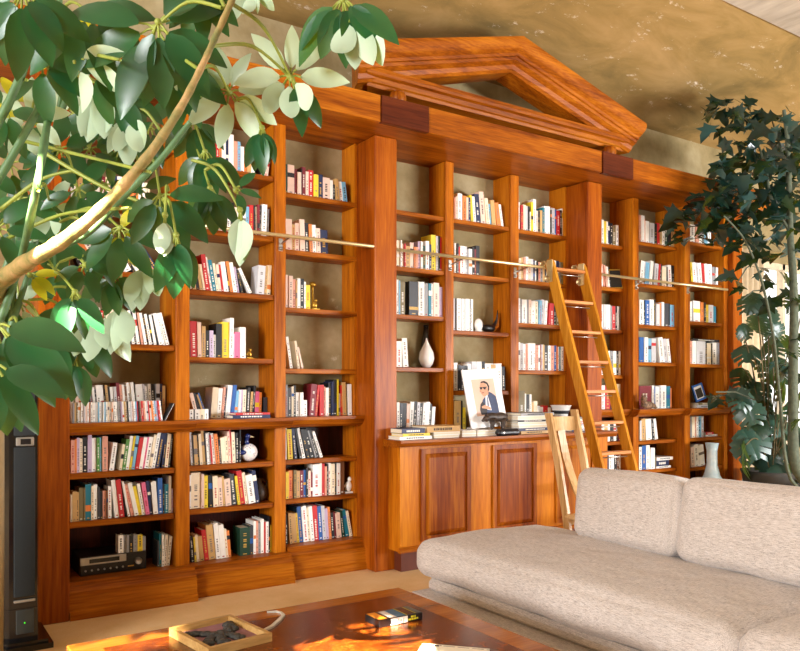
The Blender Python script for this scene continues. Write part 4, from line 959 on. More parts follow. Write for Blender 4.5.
# ================================================================ SOFA
def cushion(name, x0, x1, y0, y1, z0, z1, r, puff, parent, n=26, seed=0, sag=0, rot=None, side=0.0):
    """soft rounded cushion: puff raises the middle of the top, side bulges the faces"""
    c = Vector(((x0+x1)/2, (y0+y1)/2, (z0+z1)/2)); h = Vector(((x1-x0)/2, (y1-y0)/2, (z1-z0)/2)); r = min(r, min(h)*.98)
    vs = {}; out = []; fs = []
    def vid(p):
        k = (round(p[0], 5), round(p[1], 5), round(p[2], 5))
        if k not in vs: vs[k] = len(out); out.append(Vector(p))
        return vs[k]
    # even steps in the cube, denser toward edges
    g = [math.sin((i/n-.5)*math.pi)*.5+.5 for i in range(n+1)]; g = [.5*a+.5*i/n for i, a in enumerate(g)]
    for ax_ in range(3):
        o = [q for q in range(3) if q != ax_]
        for sd in (-1, 1):
            for i in range(n):
                for j in range(n):
                    q = []
                    for a, b_ in ((i, j), (i+1, j), (i+1, j+1), (i, j+1)):
                        p = [0, 0, 0]; p[ax_] = sd; p[o[0]] = g[a]*2-1; p[o[1]] = g[b_]*2-1; q.append(vid(p))
                    fl = (sd > 0) ^ (ax_ == 1)
                    fs.append(q if fl else q[::-1])
    res = []
    for p in out:
        P_ = Vector((p.x*h.x, p.y*h.y, p.z*h.z))
        inner = Vector([max(-h[q]+r, min(h[q]-r, P_[q])) for q in range(3)])
        d = P_-inner
        if d.length > 1e-6:
            # soft corner
            P_ = inner+d.normalized()*r if d.length > 0 else P_
        fx, fy, fz = 1-p.x**2, 1-p.y**2, 1-p.z**2
        P_.z += (puff*fx**.6*fy**.6)*(1 if p.z > 0 else -.15)*abs(p.z)
        P_.x += side*fy**.5*fz*p.x; P_.y += side*fx**.5*fz*p.y*.5
        nz_ = noise.noise(P_*3.1+Vector((seed*7.1, seed, 0)))*.014+noise.noise(P_*8+Vector((seed, 3, 1)))*.005
        P_ += Vector((p.x, p.y, p.z)).normalized()*nz_
        if rot: P_ = rot @ P_
        res.append(P_+c)
    return MB().add(res, fs, 0, True).build(name, FAB, parent)
sofa = thing('corner_sofa', (2.9, 2.4, 0), 'large heather grey upholstered sofa with loose back cushions', 'sofa')
SX = 2.33
MB().box(SX, 3.62, .3, 3.42, .0, .195, bev=.02).build('base', FAB, sofa)
MB().box(SX+.10, 3.60, .32, 3.38, .195, .262, bev=.02).build('deck', FAB, sofa)
cushion('seat_cushion', 2.40, 3.34, 1.55, 3.47, .262, .46, .075, .045, sofa, seed=1, n=34, side=.01)
cushion('seat_cushion', 2.40, 3.34, .25, 1.545, .262, .47, .075, .05, sofa, seed=2, n=30, side=.01)
MB().box(3.36, 3.60, .32, 2.92, .262, .66, bev=.05).build('back_frame', FAB, sofa)
rt = Matrix.Rotation(R_(8), 3, 'Y')
cushion('back_cushion', 3.08, 3.30, 2.28, 2.93, .475, .86, .06, .012, sofa, seed=3, rot=rt, side=.022)
cushion('back_cushion', 3.08, 3.30, 1.30, 2.275, .475, .87, .06, .012, sofa, seed=4, rot=rt, side=.022)
cushion('back_cushion', 3.08, 3.30, .45, 1.295, .475, .87, .06, .012, sofa, seed=5, rot=rt, side=.022)
# ================================================================ COFFEE TABLE
TX0, TX1, TY1, TZ = .504, 1.90, 2.86, .40
tb = thing('coffee_table', (1.2, 2.1, 0), 'large low burl wood coffee table with a paler border', 'table')
TY0 = 1.25
MB().box(TX0+.10, TX1-.10, TY0+.1, TY1-.10, TZ-.045, TZ).build('table_top', WT, tb)
m = MB(); m.box(TX0, TX1, TY1-.10, TY1, TZ-.05, TZ, bev=.004); m.box(TX0, TX1, TY0, TY0+.10, TZ-.05, TZ, bev=.004)
m.box(TX0, TX0+.10, TY0+.10, TY1-.10, TZ-.05, TZ); m.box(TX1-.10, TX1, TY0+.10, TY1-.10, TZ-.05, TZ); m.build('border', WB, tb)
m = MB(); m.box(TX0+.06, TX1-.06, TY1-.09, TY1-.06, TZ-.14, TZ-.05); m.box(TX0+.06, TX1-.06, TY0+.06, TY0+.09, TZ-.14, TZ-.05)
m.box(TX0+.06, TX0+.09, TY0+.09, TY1-.09, TZ-.14, TZ-.05); m.box(TX1-.09, TX1-.06, TY0+.09, TY1-.09, TZ-.14, TZ-.05); m.build('apron', WB, tb)
for x in (TX0+.09, TX1-.17):
    for yy in (TY0+.09, TY1-.17): MB().box(x, x+.08, yy, yy+.08, 0, TZ-.05, bev=.005).build('leg', WB, tb)
# shadow box with carved relief
def onT(u, v, h=0): return PZ(u, v, TZ+h)
a, b_, c_ = onT(169, 636), onT(230, 622), onT(277, 640)
# far edge a->b, right edge b->c
ex = (b_-a); ey = (b_-c_); ex.z = ey.z = 0
Lx = ex.length; ex.normalize(); ey = Vector((-ex.y, ex.x, 0)); Ly = .30
o = b_-ex*Lx-ey*Ly; M = Matrix(((ex.x, ey.x, 0, o.x), (ex.y, ey.y, 0, o.y), (0, 0, 1, TZ+.0006), (0, 0, 0, 1)))
t = thing('shadow_box', (o.x, o.y, TZ), 'shallow pine shadow box with dark carved relief on mauve ground', 'tray')
OAK = wood('pale_oak_frame', 'X', (150, 112, 60), (186, 146, 88), (206, 170, 112), coat=.1)
m = MB(); e = .016; hh = .03
m.box(0, Lx, Ly-e, Ly, 0, hh, M=M); m.box(0, Lx, 0, e, 0, hh, M=M); m.box(0, e, e, Ly-e, 0, hh, M=M); m.box(Lx-e, Lx, e, Ly-e, 0, hh, M=M); m.build('frame', OAK, t)
MB().box(e, Lx-e, e, Ly-e, 0, .008, M=M).build('mauve_ground', mat('mauve_paper', (150, 106, 112), .8), t)
rel = MB(); r2 = random.Random(3)
for (ax_, ay_), (bx_, by_) in (((.18, .78), (.45, .55)), ((.45, .55), (.82, .62)), ((.45, .55), (.38, .2)), ((.55, .55), (.66, .25)), ((.18, .3), (.38, .5)), ((.72, .62), (.86, .82))):
    for i in range(16):
        s = i/15; cx = Lx*(ax_+(bx_-ax_)*s)+r2.uniform(-.008, .008); cyy = Ly*(ay_+(by_-ay_)*s)+r2.uniform(-.008, .008)
        rel.ell(M @ Vector((cx, cyy, .013)), (r2.uniform(.013, .024), r2.uniform(.012, .02), r2.uniform(.006, .011)), n=8)
rel.build('carved_relief', mat('dark_carving', (58, 58, 56), .6, nv=.3, scale=90), t)
# white curved ribbon
pts = [onT(u, v, .006) for u, v in ((252, 633), (262, 631), (272, 626), (279, 620), (283.5, 615), (281, 612), (276, 611), (267, 611.5))]
m = MB(); k = len(pts); vs = []
fine = []
for i in range(k-1):
    for q in range(4): fine.append(pts[i].lerp(pts[i+1], q/4))
fine.append(pts[-1])
wds = [.004+.012*max(0, math.sin(math.pi*min(1, i/(len(fine)*.75)))) for i in range(len(fine))]
for i, p in enumerate(fine):
    d = (fine[min(i+1, len(fine)-1)]-fine[max(i-1, 0)]); d.z = 0; d.normalize(); nn = Vector((-d.y, d.x, 0)); wv = wds[i]*.5
    vs += [p+nn*wv+Vector((0, 0, .002)), p-nn*wv+Vector((0, 0, .002)), p-nn*wv-Vector((0, 0, .0055)), p+nn*wv-Vector((0, 0, .0055))]
n = len(fine); fs = []
for i in range(n-1):
    a = i*4; b2 = a+4; fs += [(a+j, a+(j+1) % 4, b2+(j+1) % 4, b2+j) for j in range(4)]
fs += [(0, 3, 2, 1), tuple(range(4*n-4, 4*n))]
tag(m.add(vs, fs).build('paper_knife', mat('pale_bone', (206, 200, 188), .4)), 'pale curved bone paper knife lying behind shadow box', 'paper knife')
# video cassette style book
A = onT(379.5, 628.5); B = onT(442, 628); yv = A.y; xa, xb = A.x, B.x; L_ = xb-xa; dd = onT(380, 610, .025).y-yv
th = (629-619)*.0034
t = thing('cassette_case', (xa, yv, TZ), 'black cassette case with orange picture and yellow lettering on coffee table', 'case')
z0 = TZ+.0006; z1 = z0+.028; dd = .105
MB().box(xa, xb, yv, yv+dd, z0, z1, bev=.0015).build('case_body', mat('case_black', (22, 22, 26), .3, coat=.5), t)
def dec(nm, fx0, fx1, top, g0, g1, m_):
    e = .0006
    if top: v_ = [(xa+L_*fx0, yv+dd*g0, z1+e), (xa+L_*fx1, yv+dd*g0, z1+e), (xa+L_*fx1, yv+dd*g1, z1+e), (xa+L_*fx0, yv+dd*g1, z1+e)]
    else: v_ = [(xa+L_*fx0, yv-e, z0+.028*g0), (xa+L_*fx1, yv-e, z0+.028*g0), (xa+L_*fx1, yv-e, z0+.028*g1), (xa+L_*fx0, yv-e, z0+.028*g1)]
    return MB().add(v_, [(0, 1, 2, 3)]).build(nm, m_, t)
ORG = mat('orange_picture', (220, 140, 46), .4, nv=.2, scale=8); YEL = mat('yellow_print', (226, 214, 50), .5)
dec('picture_panel', .01, .20, 1, .05, .95, ORG); dec('pale_panel', .26, .41, 1, .05, .92, WHC); dec('blue_panel', .41, .62, 1, .05, .92, mat('blue_print', (70, 110, 140), .5, nv=.3))
dec('portrait_print', .66, .83, 1, .1, .9, mat('brown_print', (96, 50, 34), .5, nv=.5, scale=60)); dec('yellow_rule', .635, .65, 1, .05, .95, YEL); dec('yellow_rule', .84, .855, 1, .05, .95, YEL); dec('grey_panel', .87, .98, 1, .05, .95, mat('grey_print', (96, 100, 100), .5, nv=.4, scale=90))
dec('white_label', .25, .645, 0, .08, .95, WHC)
def text(nm, s, size, loc, rot, m_, parent, ext=.0004):
    cu = bpy.data.curves.new(nm, 'FONT'); cu.body = s; cu.size = size; cu.extrude = ext; cu.align_x = 'CENTER'; cu.align_y = 'CENTER'
    o = bpy.data.objects.new(nm, cu); COL.objects.link(o); o.data.materials.append(m_)
    dg = bpy.context.evaluated_depsgraph_get(); me = bpy.data.meshes.new_from_object(o.evaluated_get(dg)); bpy.data.objects.remove(o)
    o = bpy.data.objects.new(nm, me); COL.objects.link(o); o.location = Vector(loc)-wl(parent); o.rotation_euler = rot; o.parent = parent; return o
text('label_lettering', 'EX  | • |', .02, (xa+L_*.40, yv-.0011, z0+.014), (R_(90), 0, 0), INKD, t)
for k_, (g0, g1, f0, f1) in enumerate(((.58, .84, .72, .77), (.58, .84, .78, .80), (.58, .84, .81, .83), (.25, .5, .66, .72), (.25, .5, .73, .78), (.25, .5, .79, .85), (.25, .5, .86, .89))):
    dec('yellow_lettering', f0, f1, 0, g0, g1, YEL)
# booklet at the lower frame edge
A = onT(423, 645.5); B = onT(481, 650.5)
ex = (B-A); ex.z = 0; L2 = ex.length*1.15; ex.normalize(); ey = Vector((ex.y, -ex.x, 0))
M = Matrix(((ex.x, ey.x, 0, A.x), (ex.y, ey.y, 0, A.y), (0, 0, -1, TZ+.0086), (0, 0, 0, 1)))
t = thing('booklet', (A.x, A.y, TZ), 'cream booklet with small black square at the near edge of the table', 'booklet')
MB().box(0, L2, 0, .20, 0, .008, M=M).build('pages', mat('cream_paper', (240, 230, 208), .7, nv=.03), t)
MB().box(.045, .06, .008, .022, -.0005, 0, M=M).box(.062, .068, .008, .012, -.0005, 0, M=M).build('printed_mark', INKD, t)
for i in range(4): MB().box(.075+i*.05, .115+i*.05, .01, .014, -.0004, 0, M=M).build('printed_line', mat('grey_ink', (120, 110, 100), .6), t)
# ================================================================ PLANTS
pr = random.Random(11)
def leaflet(m, base, d, up, L, W, droop=.5, fold=.12, mi=0, n=7, shape='ob', curl=0):
    """one leaf blade: base point, direction, upper-side normal, length, width"""
    d = Vector(d).normalized(); up = (Vector(up)-d*Vector(up).dot(d)).normalized(); side = d.cross(up)
    vs = []; c = Vector(base); dd = d.copy(); uu = up.copy()
    for i in range(n+1):
        t = i/n
        if shape == 'ob': wv = W*.5*(math.sin(math.pi*min(1, t**.8*.97+.03))**.8)
        else: wv = W*.5*math.sin(math.pi*t**.75)**.9
        wv = max(wv, W*.02)
        f = fold*wv*2
        vs += [c-side*wv+uu*f, c.copy(), c+side*wv+uu*f]
        a = droop/n
        dd = (dd-uu*a).normalized() if True else dd
        uu = (uu-dd*uu.dot(dd)).normalized()
        c = c+dd*(L/n)
    fs = []
    for i in range(n):
        a = i*3; b = a+3
        fs += [(a, a+1, b+1, b), (a+1, a+2, b+2, b+1)]
    m.add(vs, fs, mi, True)
def face_cam(p): return (Vector((0, 0, CZ))-p).normalized()
plant = thing('umbrella_plant', (-.55, 1.9, 0), 'big leafy umbrella plant with drooping leaflets overhanging the left side', 'plant')
BARK = blotch('green_tan_bark', ((92, 100, 50), (140, 122, 68), (182, 144, 96)), 22, rough=.7, bump=.5, distort=.5)
GST = mat('green_stem', (84, 118, 76), .5, nv=.2, scale=30); PET = mat('yellow_green_petiole', (138, 150, 62), .5, nv=.15)
def smooth(pts, k=6):
    pts = [Vector(p) for p in pts]; out = []
    for i in range(len(pts)-1):
        p0, p1, p2, p3 = pts[max(i-1, 0)], pts[i], pts[i+1], pts[min(i+2, len(pts)-1)]
        for q in range(k):
            t = q/k; out.append(.5*((2*p1)+(-p0+p2)*t+(2*p0-5*p1+4*p2-p3)*t*t+(-p0+3*p1-3*p2+p3)*t**3))
    out.append(pts[-1]); return out
def stem(name, pts, r0, r1, m_, k=6, parent=plant):
    p = smooth([PD(*q) for q in pts] if len(pts[0]) == 3 and not isinstance(pts[0], Vector) else pts, k); n = len(p)
    rad = [r0+(r1-r0)*i/(n-1) for i in range(n)]
    # nodes along the stem
    rad = [r*(1.0+.10*((i % 5) == 0)) for i, r in enumerate(rad)]
    return MB().tube(p, rad, 10).build(name, m_, parent)
# pot out of frame to the left carries the trunk
P0 = PD(-10, 290, 1.9)
pot = MB().lathe([(.17, 0), (.21, .02), (.25, .38), (.27, .40), (.25, .42), (.23, .39)], 28, c=(-.55, 1.9, 0)); pot.build('plant_pot', mat('terracotta', (150, 84, 54), .8), plant)
base = Vector((-.55, 1.9, .36))
trunk = [base, Vector((-.5, 1.85, .8)), Vector((-.42, 1.8, 1.2)), PD(-35, 330, 1.85), PD(-8, 290, 1.7), PD(24, 264, 1.58), PD(58, 244, 1.45), PD(100, 210, 1.4), PD(145, 160, 1.37), PD(178, 112, 1.36), PD(200, 70, 1.36), PD(214, 40, 1.36), PD(232, 0, 1.36), PD(240, -25, 1.36)]
pts = smooth(trunk, 6); n = len(pts); rads = []
for i in range(n):
    s = i/(n-1); rads.append(.034 if s < .32 else max(.0055+.014*max(0, 1-(s-.32)/.5)**1.6, .0055)*(1.12 if i % 3 == 0 else 1))
MB().tube(pts, rads, 12).build('trunk', BARK, plant)
stem('branch', [(52, 250, 1.5), (88, 232, 1.5), (122, 198, 1.5), (160, 160, 1.5), (190, 122, 1.5)], .009, .005, GST)
for q, r in (([(-6, 130, 1.6), (10, 100, 1.6), (27, 60, 1.6), (40, 25, 1.6), (50, -10, 1.6)], .0095),
             ([(-8, 340, 1.7), (8, 300, 1.7), (22, 255, 1.7), (38, 180, 1.37), (52, 90, 1.8), (58, 40, 1.8), (60, -10, 1.8)], .0085),
             ([(34, 250, 1.95), (42, 190, 1.95), (56, 130, 1.95), (70, 88, 1.95)], .009), ([(0, 285, 1.9), (18, 235, 1.9), (45, 170, 1.9), (55, 130, 1.95), (62, 92, 1.95)], .009),
             ([(-8, 190, 1.65), (10, 160, 1.65), (40, 105, 1.65), (52, 70, 1.65)], .009), ([(10, 420, 1.37), (6, 350, 1.8), (14, 300, 1.8), (12, 220, 1.8)], .007),
             ([(5, 345, 1.8), (20, 300, 1.8), (28, 275, 1.8)], .008)):
    stem('stem', q, r, r*.75, GST)
def cluster(u, v, d, Lpx, n, spread, face, frm=None, mi=0, a0=None, a1=None, seed=0, droop=.7, dk=0):
    """an umbrella of leaflets: hub at (u,v,depth); face>0 shows the dark tops, <0 the pale undersides"""
    hub = PD(u, v, d) if not isinstance(u, Vector) else u; L = Lpx*1.12/FPX*d; m = MB(); toC = face_cam(hub)
    R3 = Vector((math.cos(TH), -math.sin(TH), 0)); U3 = Vector((0, 0, 1))
    a0 = -180 if a0 is None else a0; a1 = 180-360/n if a1 is None else a1
    for i in range(n):
        a = R_(a0+(a1-a0)*i/max(1, n-1)+pr.uniform(-9, 9)); Lk = L*pr.uniform(.8, 1.1)
        inplane = R3*math.cos(a)+U3*math.sin(a)
        dirn = (inplane*spread+toC*(pr.uniform(-.25, .35))-U3*(1-spread)*1.2).normalized()
        up = (toC*face*pr.uniform(.6, 1.0)+U3*.45+inplane*pr.uniform(-.3, .3)+R3*pr.uniform(-.3, .3)).normalized()
        pt = hub+dirn*Lk*.22
        m.tube([hub, hub.lerp(pt, .5)+U3*.003, pt], .0022, 6, mi=1)
        leaflet(m, pt, dirn, up, Lk, Lk*pr.uniform(.38, .46), droop=droop*pr.uniform(.4, 1.2), mi=0)
    m.ell(hub, (.007, .007, .007), n=8, mi=1)
    m.build('leaf_cluster', [LFY if mi else LF1, PET], plant)
    if frm is not None:
        q = PD(*frm); mid = q.lerp(hub, .5)+U3*.03
        MB().tube(smooth([q, mid, hub], 5), [.0036]*6+[.0028]*5, 8).build('petiole', PET, plant)
CL = [ # u, v, depth, leaf px, n, spread, face, petiole from, yellow, a0, a1
 (155, 28, 1.45, 66, 8, .95, 1, (222, 8, 1.37), 0, -200, 60), (158, 22, 1.42, 60, 3, .8, 1, None, 0, -110, -50), (229, 93, 1.6, 40, 9, 1, -1, (198, 70, 1.37), 0, None, None),
 (290, 77, 1.5, 42, 8, 1, -1, (212, 46, 1.37), 0, None, None), (292, 80, 1.5, 46, 2, .8, 1, (234, 5, 1.37), 0, -65, -40), (343, 0, 1.4, 56, 7, .75, 1, (300, -20, 1.6), 0, -170, -10), (352, 12, 1.4, 46, 4, .6, -1, (300, -20, 1.6), 0, -120, -20),
 (262, 128, 1.6, 34, 5, .45, 1, (236, 100, 1.6), 0, -160, -20), (118, 232, 1.7, 28, 5, .9, 1, (60, 250, 1.8), 1, -170, 60), (120, 228, 1.65, 42, 5, .8, 1, (70, 215, 1.8), 0, -190, 0),
 (160, 196, 1.55, 46, 6, .8, 1, (150, 160, 1.8), 0, -170, 20), (176, 235, 1.5, 50, 4, .5, 1, (163, 200, 1.55), 0, -120, -40), (143, 262, 1.8, 40, 6, .5, -1, (124, 232, 1.65), 0, -150, -20),
 (95, 240, 1.75, 34, 3, .6, 1, (60, 222, 1.8), 0, -120, -50), (75, 292, 1.6, 38, 5, .6, 1, (40, 280, 1.8), 0, -150, -30), (48, 335, 1.8, 36, 5, .5, 1, (14, 300, 1.8), 0, -140, -30),
 (80, 328, 1.85, 42, 6, .6, 1, (28, 300, 1.8), 0, -160, -20), (95, 310, 1.85, 42, 4, .6, -1, (40, 290, 1.8), 0, -150, -20), (75, 358, 1.85, 34, 4, .6, 1, (60, 330, 1.8), 0, -150, -60),
 (-4, 325, 1.15, 78, 5, .8, 1, (-20, 280, 1.7), 0, -100, 10), (-6, 365, 1.1, 66, 4, .7, 1, (-20, 300, 1.7), 0, -95, 5), (22, 345, 1.6, 40, 5, .7, -1, (10, 320, 1.8), 0, -150, 0), (20, 305, 1.9, 30, 6, .8, -1, (10, 260, 1.9), 0, None, None),
 (88, 12, 1.5, 62, 6, .8, 1, (55, 20, 1.7), 0, -190, 20), (100, 84, 1.6, 44, 4, .5, -1, (60, 92, 1.8), 0, -140, -60), (75, 62, 1.5, 48, 3, .9, -1, (52, 70, 1.65), 0, -60, 30), (95, 70, 1.55, 40, 3, .8, 1, (60, 88, 1.8), 0, -80, 0),
 (42, 62, 1.55, 46, 4, .8, 1, (27, 60, 1.6), 0, -80, 20), (22, -6, 1.4, 58, 7, .8, 1, (40, 25, 1.6), 0, -170, -10), (55, 30, 1.75, 30, 5, .9, 1, None, 1, None, None), (30, 275, 1.7, 26, 3, .9, 1, None, 1, -60, 20),
 (6, 110, 1.7, 40, 6, .9, 1, (27, 80, 1.6), 0, None, None), (30, 120, 1.8, 36, 7, .95, -1, (40, 105, 1.65), 0, None, None), (14, 105, 1.9, 30, 5, .95, 1, (20, 90, 1.8), 1, None, None), (60, 150, 1.9, 34, 7, .9, 1, (55, 130, 1.95), 0, None, None),
 (90, 150, 1.95, 34, 7, .9, 1, (68, 100, 1.95), 0, None, None), (105, 185, 2.0, 36, 7, .8, 1, (70, 180, 1.95), 0, None, None), (120, 150, 1.95, 34, 6, .8, 1, (140, 165, 1.8), 0, None, None), (128, 115, 1.8, 38, 5, .6, -1, (160, 130, 1.8), 0, -150, -20),
 (205, 152, 1.65, 36, 6, .6, 1, (180, 110, 1.8), 0, -170, -10), (210, 188, 1.6, 34, 6, .6, 1, (180, 125, 1.9), 0, -170, -20), (195, 120, 1.7, 36, 5, .7, 1, (188, 92, 1.37), 0, -170, -10), (240, 210, 1.55, 44, 3, .5, -1, (192, 160, 1.6), 0, -110, -60), (236, 190, 1.55, 22, 3, .8, 1, (205, 170, 1.6), 0, -60, 60),
 (50, 205, 1.85, 30, 6, .9, -1, (38, 190, 1.37), 0, None, None), (20, 200, 1.8, 34, 7, .9, 1, (12, 225, 1.8), 0, None, None), (-2, 230, 1.7, 40, 6, .9, 1, (10, 235, 1.8), 0, None, None), (78, 190, 1.8, 34, 6, .8, 1, (60, 150, 1.9), 0, None, None),
 (85, 265, 1.7, 30, 6, .8, 1, (50, 250, 1.85), 0, None, None), (35, 235, 1.95, 34, 6, .9, 1, (40, 200, 1.9), 0, None, None), (55, 270, 1.9, 34, 6, .8, 1, (30, 262, 1.9), 0, None, None), (10, 165, 1.9, 40, 7, .9, 1, (30, 150, 1.9), 0, None, None),
 (135, 60, 1.75, 36, 5, .7, 1, (200, 70, 1.37), 0, -180, -30), (120, 95, 1.8, 34, 5, .7, 1, (60, 92, 1.9), 0, -160, 0), (200, -8, 1.5, 44, 6, .8, 1, (225, 8, 1.37), 0, -170, -20), (176, 65, 1.6, 50, 3, .8, 1, (158, 30, 1.5), 0, -80, -20), (248, -10, 1.6, 30, 5, .8, -1, (236, -10, 1.37), 0, -170, -10)]
CL += [(100, 120, 2.1, 30, 7, .9, 1, None, 0, None, None), (140, 190, 2.1, 32, 7, .9, 1, (110, 200, 1.9), 0, None, None), (75, 115, 2.1, 32, 7, .9, -1, None, 0, None, None), (112, 275, 1.8, 30, 6, .7, 1, (60, 262, 1.9), 0, -170, -10),
       (150, 128, 2.0, 30, 6, .8, 1, None, 0, None, None), (60, 240, 2.1, 32, 7, .9, 1, None, 0, None, None), (165, 215, 1.5, 40, 3, .4, -1, (168, 190, 1.55), 0, -110, -70), (30, 330, 1.9, 32, 6, .7, 1, None, 0, None, None), (120, 300, 1.85, 40, 4, .4, -1, (124, 240, 1.8), 0, -120, -60)]
for i, q in enumerate(CL):
    cluster(q[0], q[1], q[2], q[3], q[4], q[5], q[6], q[7], q[8], q[9], q[10])
for q in (([(-5, 245, 1.7), (60, 215, 1.7), (130, 208, 1.37)]), ([(20, 140, 1.7), (80, 155, 1.7), (150, 172, 1.37)]), ([(0, 210, 1.65), (40, 180, 1.65), (76, 170, 1.65)]), ([(40, 150, 1.6), (110, 190, 1.6), (180, 214, 1.6)]), ([(10, 20, 1.7), (60, 45, 1.7), (120, 60, 1.37)])):
    stem('petiole', q, .0045, .003, PET)
# --- lobed dark plant on the right
def lobed(m, base, d, up, L, mi=0):
    """ivy-like blade with five pointed lobes"""
    d = Vector(d).normalized(); up = (Vector(up)-d*Vector(up).dot(d)).normalized(); s = d.cross(up)
    out = [(0, 0), (-.18, .02), (-.42, -.02), (-.30, .22), (-.56, .42), (-.24, .46), (-.22, .66), (0, 1.0), (.22, .66), (.24, .46), (.56, .42), (.30, .22), (.42, -.02), (.18, .02)]
    k = pr.uniform(.08, .25)
    vs = [Vector(base)+s*x*L+d*y*L+up*(abs(x)*k-.25*y*y)*L for x, y in out]; c = len(vs); vs.append(Vector(base)+d*.35*L-up*.03*L)
    m.add(vs, [(c, (i+1) % c, i) for i in range(c)], mi, True)
tall = thing('ivy_tree', (7.35, 3.75, 0), 'tall slender tree with dark lobed leaves beside the right end post', 'plant')
yD = 6.9
T1 = [Vector((7.35, 3.75, .30)), PD(797, 470, yD-.2), PD(793, 400, yD-.2), PD(794, 300, yD-.2), PD(790, 230, yD-.1), PD(788, 150, yD-.1), PD(784, 110, yD-.1)]
T2 = [Vector((7.3, 3.72, .30)), PD(791, 480, yD-.25), PD(780, 400, yD-.25), PD(774, 340, yD-.25), PD(764, 290, yD-.25), PD(755, 262, yD-.25), PD(742, 236, yD-.3), PD(724, 216, yD-.35)]
T3 = [PD(790, 232, yD-.1), PD(772, 200, yD-.1), PD(765, 165, yD-.1), PD(752, 130, yD-.1), PD(738, 112, yD-.1)]
T4 = [PD(788, 170, yD-.1), PD(778, 140, yD), PD(772, 120, yD)]
TB = mat('grey_green_bark', (84, 92, 74), .8, nv=.25, scale=30, bump=.4)
for T, r0, r1, nm in ((T1, .055, .015, 'trunk'), (T2, .016, .007, 'stem'), (T3, .014, .006, 'branch'), (T4, .012, .006, 'branch')):
    p = smooth(T, 5); n = len(p); MB().tube(p, [r0+(r1-r0)*i/(n-1) for i in range(n)], 10).build(nm, TB, tall)
MB().lathe([(.16, 0), (.2, .02), (.24, .33), (.26, .36), (.23, .36), (.21, .31)], 24, c=(7.35, 3.75, 0)).build('plant_pot', mat('dark_clay', (60, 56, 50), .8), tall)
fol = MB()
def spray(u0, v0, u1, v1, n, L=.17, dj=.35, base=yD):
    for i in range(n):
        u = pr.uniform(u0, u1); v = pr.uniform(v0, v1); p = PD(u, v, base+pr.uniform(-dj, dj))
        a = pr.uniform(0, 2*math.pi); d = Vector((math.cos(a), math.sin(a), pr.uniform(-.9, .25))); toC = face_cam(p)
        up = Vector((pr.uniform(-.5, .5), pr.uniform(-.6, .3), .7))+toC*pr.uniform(-.1, .8)
        lobed(fol, p, d, up, L*pr.uniform(.7, 1.25))
for box_ in ((708, 96, 760, 130, 24), (720, 108, 800, 170, 60), (760, 110, 803, 200, 36), (716, 150, 803, 215, 80), (700, 175, 740, 225, 26), (672, 205, 735, 245, 40), (742, 190, 803, 262, 66),
             (735, 225, 760, 290, 8), (770, 240, 800, 310, 14), (725, 275, 745, 292, 2), (712, 385, 740, 400, 4), (775, 300, 800, 380, 6), (790, 330, 803, 480, 8)): spray(*box_)
fol.build('foliage', LF2, tall)
for a_, b_ in (((755, 262), (738, 282)), ((755, 400), (716, 392)), ((764, 290), (742, 300))): MB().tube([PD(*a_, yD-.25), PD((a_[0]+b_[0])/2, (a_[1]+b_[1])/2-4, yD-.25), PD(*b_, yD-.25)], .006, 6).build('twig', TB, tall)
# --- monstera
mon = thing('monstera', (7.62, 4.40, 0), 'monstera with split blue-green leaves in a dark pot by window', 'plant')
yM = 7.4
px_, py_ = PD(772, 480, yM).x, PD(772, 480, yM).y
mon.location = (px_, py_, 0)
MB().lathe([(.20, 0), (.24, .02), (.27, .46), (.29, .50), (.265, .50), (.25, .44)], 28, c=(px_, py_, 0)).build('plant_pot', mat('dark_clay', (60, 56, 50), .8), mon)
def split_leaf(m, base, d, up, L):
    d = Vector(d).normalized(); up = (Vector(up)-d*Vector(up).dot(d)).normalized(); s = d.cross(up); n = 6
    c0 = Vector(base)
    def mid(t): return c0+d*L*t-up*L*.35*t*t
    for sg in (-1, 1):
        for i in range(n):
            t0, t1 = i/n*.92, (i+.72)/n*.92; wd = .62*math.sin(math.pi*(.18+.72*(i+.4)/n))
            tip0, tip1 = mid(min(1, t0+.12))+s*sg*L*wd-up*L*.10, mid(min(1, t1+.14))+s*sg*L*wd*.9-up*L*.12
            q0, q1 = mid(t0)+s*sg*L*wd*.35+up*.03*L, mid(t0+.92/n)+s*sg*L*wd*.35+up*.03*L
            vs = [mid(t0), mid(t0+.92/n), q1, q0, tip1, tip0]
            f = [(0, 1, 2, 3), (3, 2, 4, 5)]
            if sg > 0: f = [g[::-1] for g in f]
            m.add(vs, [g[::-1] for g in f], 0, True)
ms = MB(); stt = MB(); crown = Vector((px_, py_, .46))
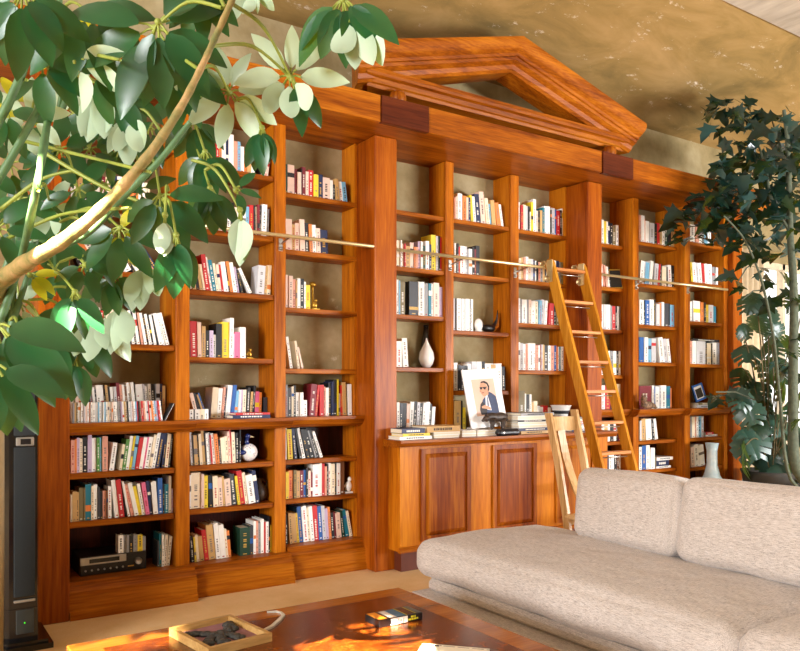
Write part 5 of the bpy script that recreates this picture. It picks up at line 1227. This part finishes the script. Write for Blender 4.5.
MON = [(745, 375, 24), (752, 300, 24), (765, 310, 26), (757, 325, 24), (775, 330, 22), (788, 345, 24), (748, 350, 26), (760, 362, 28), (775, 368, 30), (742, 395, 24), (752, 388, 28), (770, 392, 30), (785, 385, 30), (795, 400, 30), (748, 410, 26), (760, 405, 26), (740, 455, 38), (750, 440, 34), (775, 420, 30),
       (788, 430, 30), (762, 450, 30), (776, 452, 30), (790, 460, 28), (772, 345, 22), (796, 300, 20), (745, 330, 18), (781, 410, 26), (757, 425, 24), (783, 470, 26), (769, 462, 26)]
for u, v, s_ in MON:
    p = PD(u, v, yM+pr.uniform(-.25, .1)); L = s_/FPX*yM*1.0; a = pr.uniform(0, 6.28)
    dn = Vector((math.cos(a)*.6, math.sin(a)*.6, pr.uniform(-1.0, -.2))); up = face_cam(p)*pr.uniform(.4, 1)+Vector((pr.uniform(-.4, .4), 0, .7))
    b0 = p-dn.normalized()*L*.4; split_leaf(ms, b0, dn, up, L)
    c1 = crown+Vector((pr.uniform(-.08, .08), pr.uniform(-.08, .08), 0))
    stt.tube(smooth([c1, c1.lerp(b0, .55)+Vector((0, 0, .18)), b0], 5), .006, 6)
ms.build('foliage', LF3, mon); stt.build('leaf_stalks', mat('brown_stalk', (96, 84, 52), .6), mon)
# curtain beside the window
m = MB(); xs0, xs1 = 7.66, 8.28; n = 60; vs = []
for i in range(n+1):
    s = i/n; x = xs0+(xs1-xs0)*s; yy = YB-.07+.028*math.sin(s*38)
    vs += [(x, yy, .03), (x, yy, 2.86), (x, yy+.006, .03), (x, yy+.006, 2.86)]
fs = []
for i in range(n):
    a = i*4; b = a+4; fs += [(a, b, b+1, a+1), (a+2, a+3, b+3, b+2), (a+1, b+1, b+3, a+3), (a, a+2, b+2, b)]
t = thing('window_curtain', (7.97, YB-.07, 0), 'cream curtain gathered at the left side of window', 'curtain')
m.add(vs, fs, 0, True).build('drape', mat('cream_linen', (226, 208, 176), .9, nv=.06), t)
MB().tube([(7.55, YB-.07, 2.87), (10.1, YB-.07, 2.87)], .014, 10).build('curtain_pole', BRASS, t)

# leaf clusters added outside the frame in the sunlight's path to dapple the table
for hit in ((1.30, 2.20, .4), (.68, 2.80, .4)):
    for i in range(6 if hit[0] > 1 else 10):
        q = Vector(hit)-SUN*pr.uniform(2.35, 2.9)+Vector((pr.uniform(-.22, .22), pr.uniform(-.22, .22), pr.uniform(-.12, .12)))
        cluster(q, 0, 1.6, 46, 8, .9, 1, None, 0, None, None)
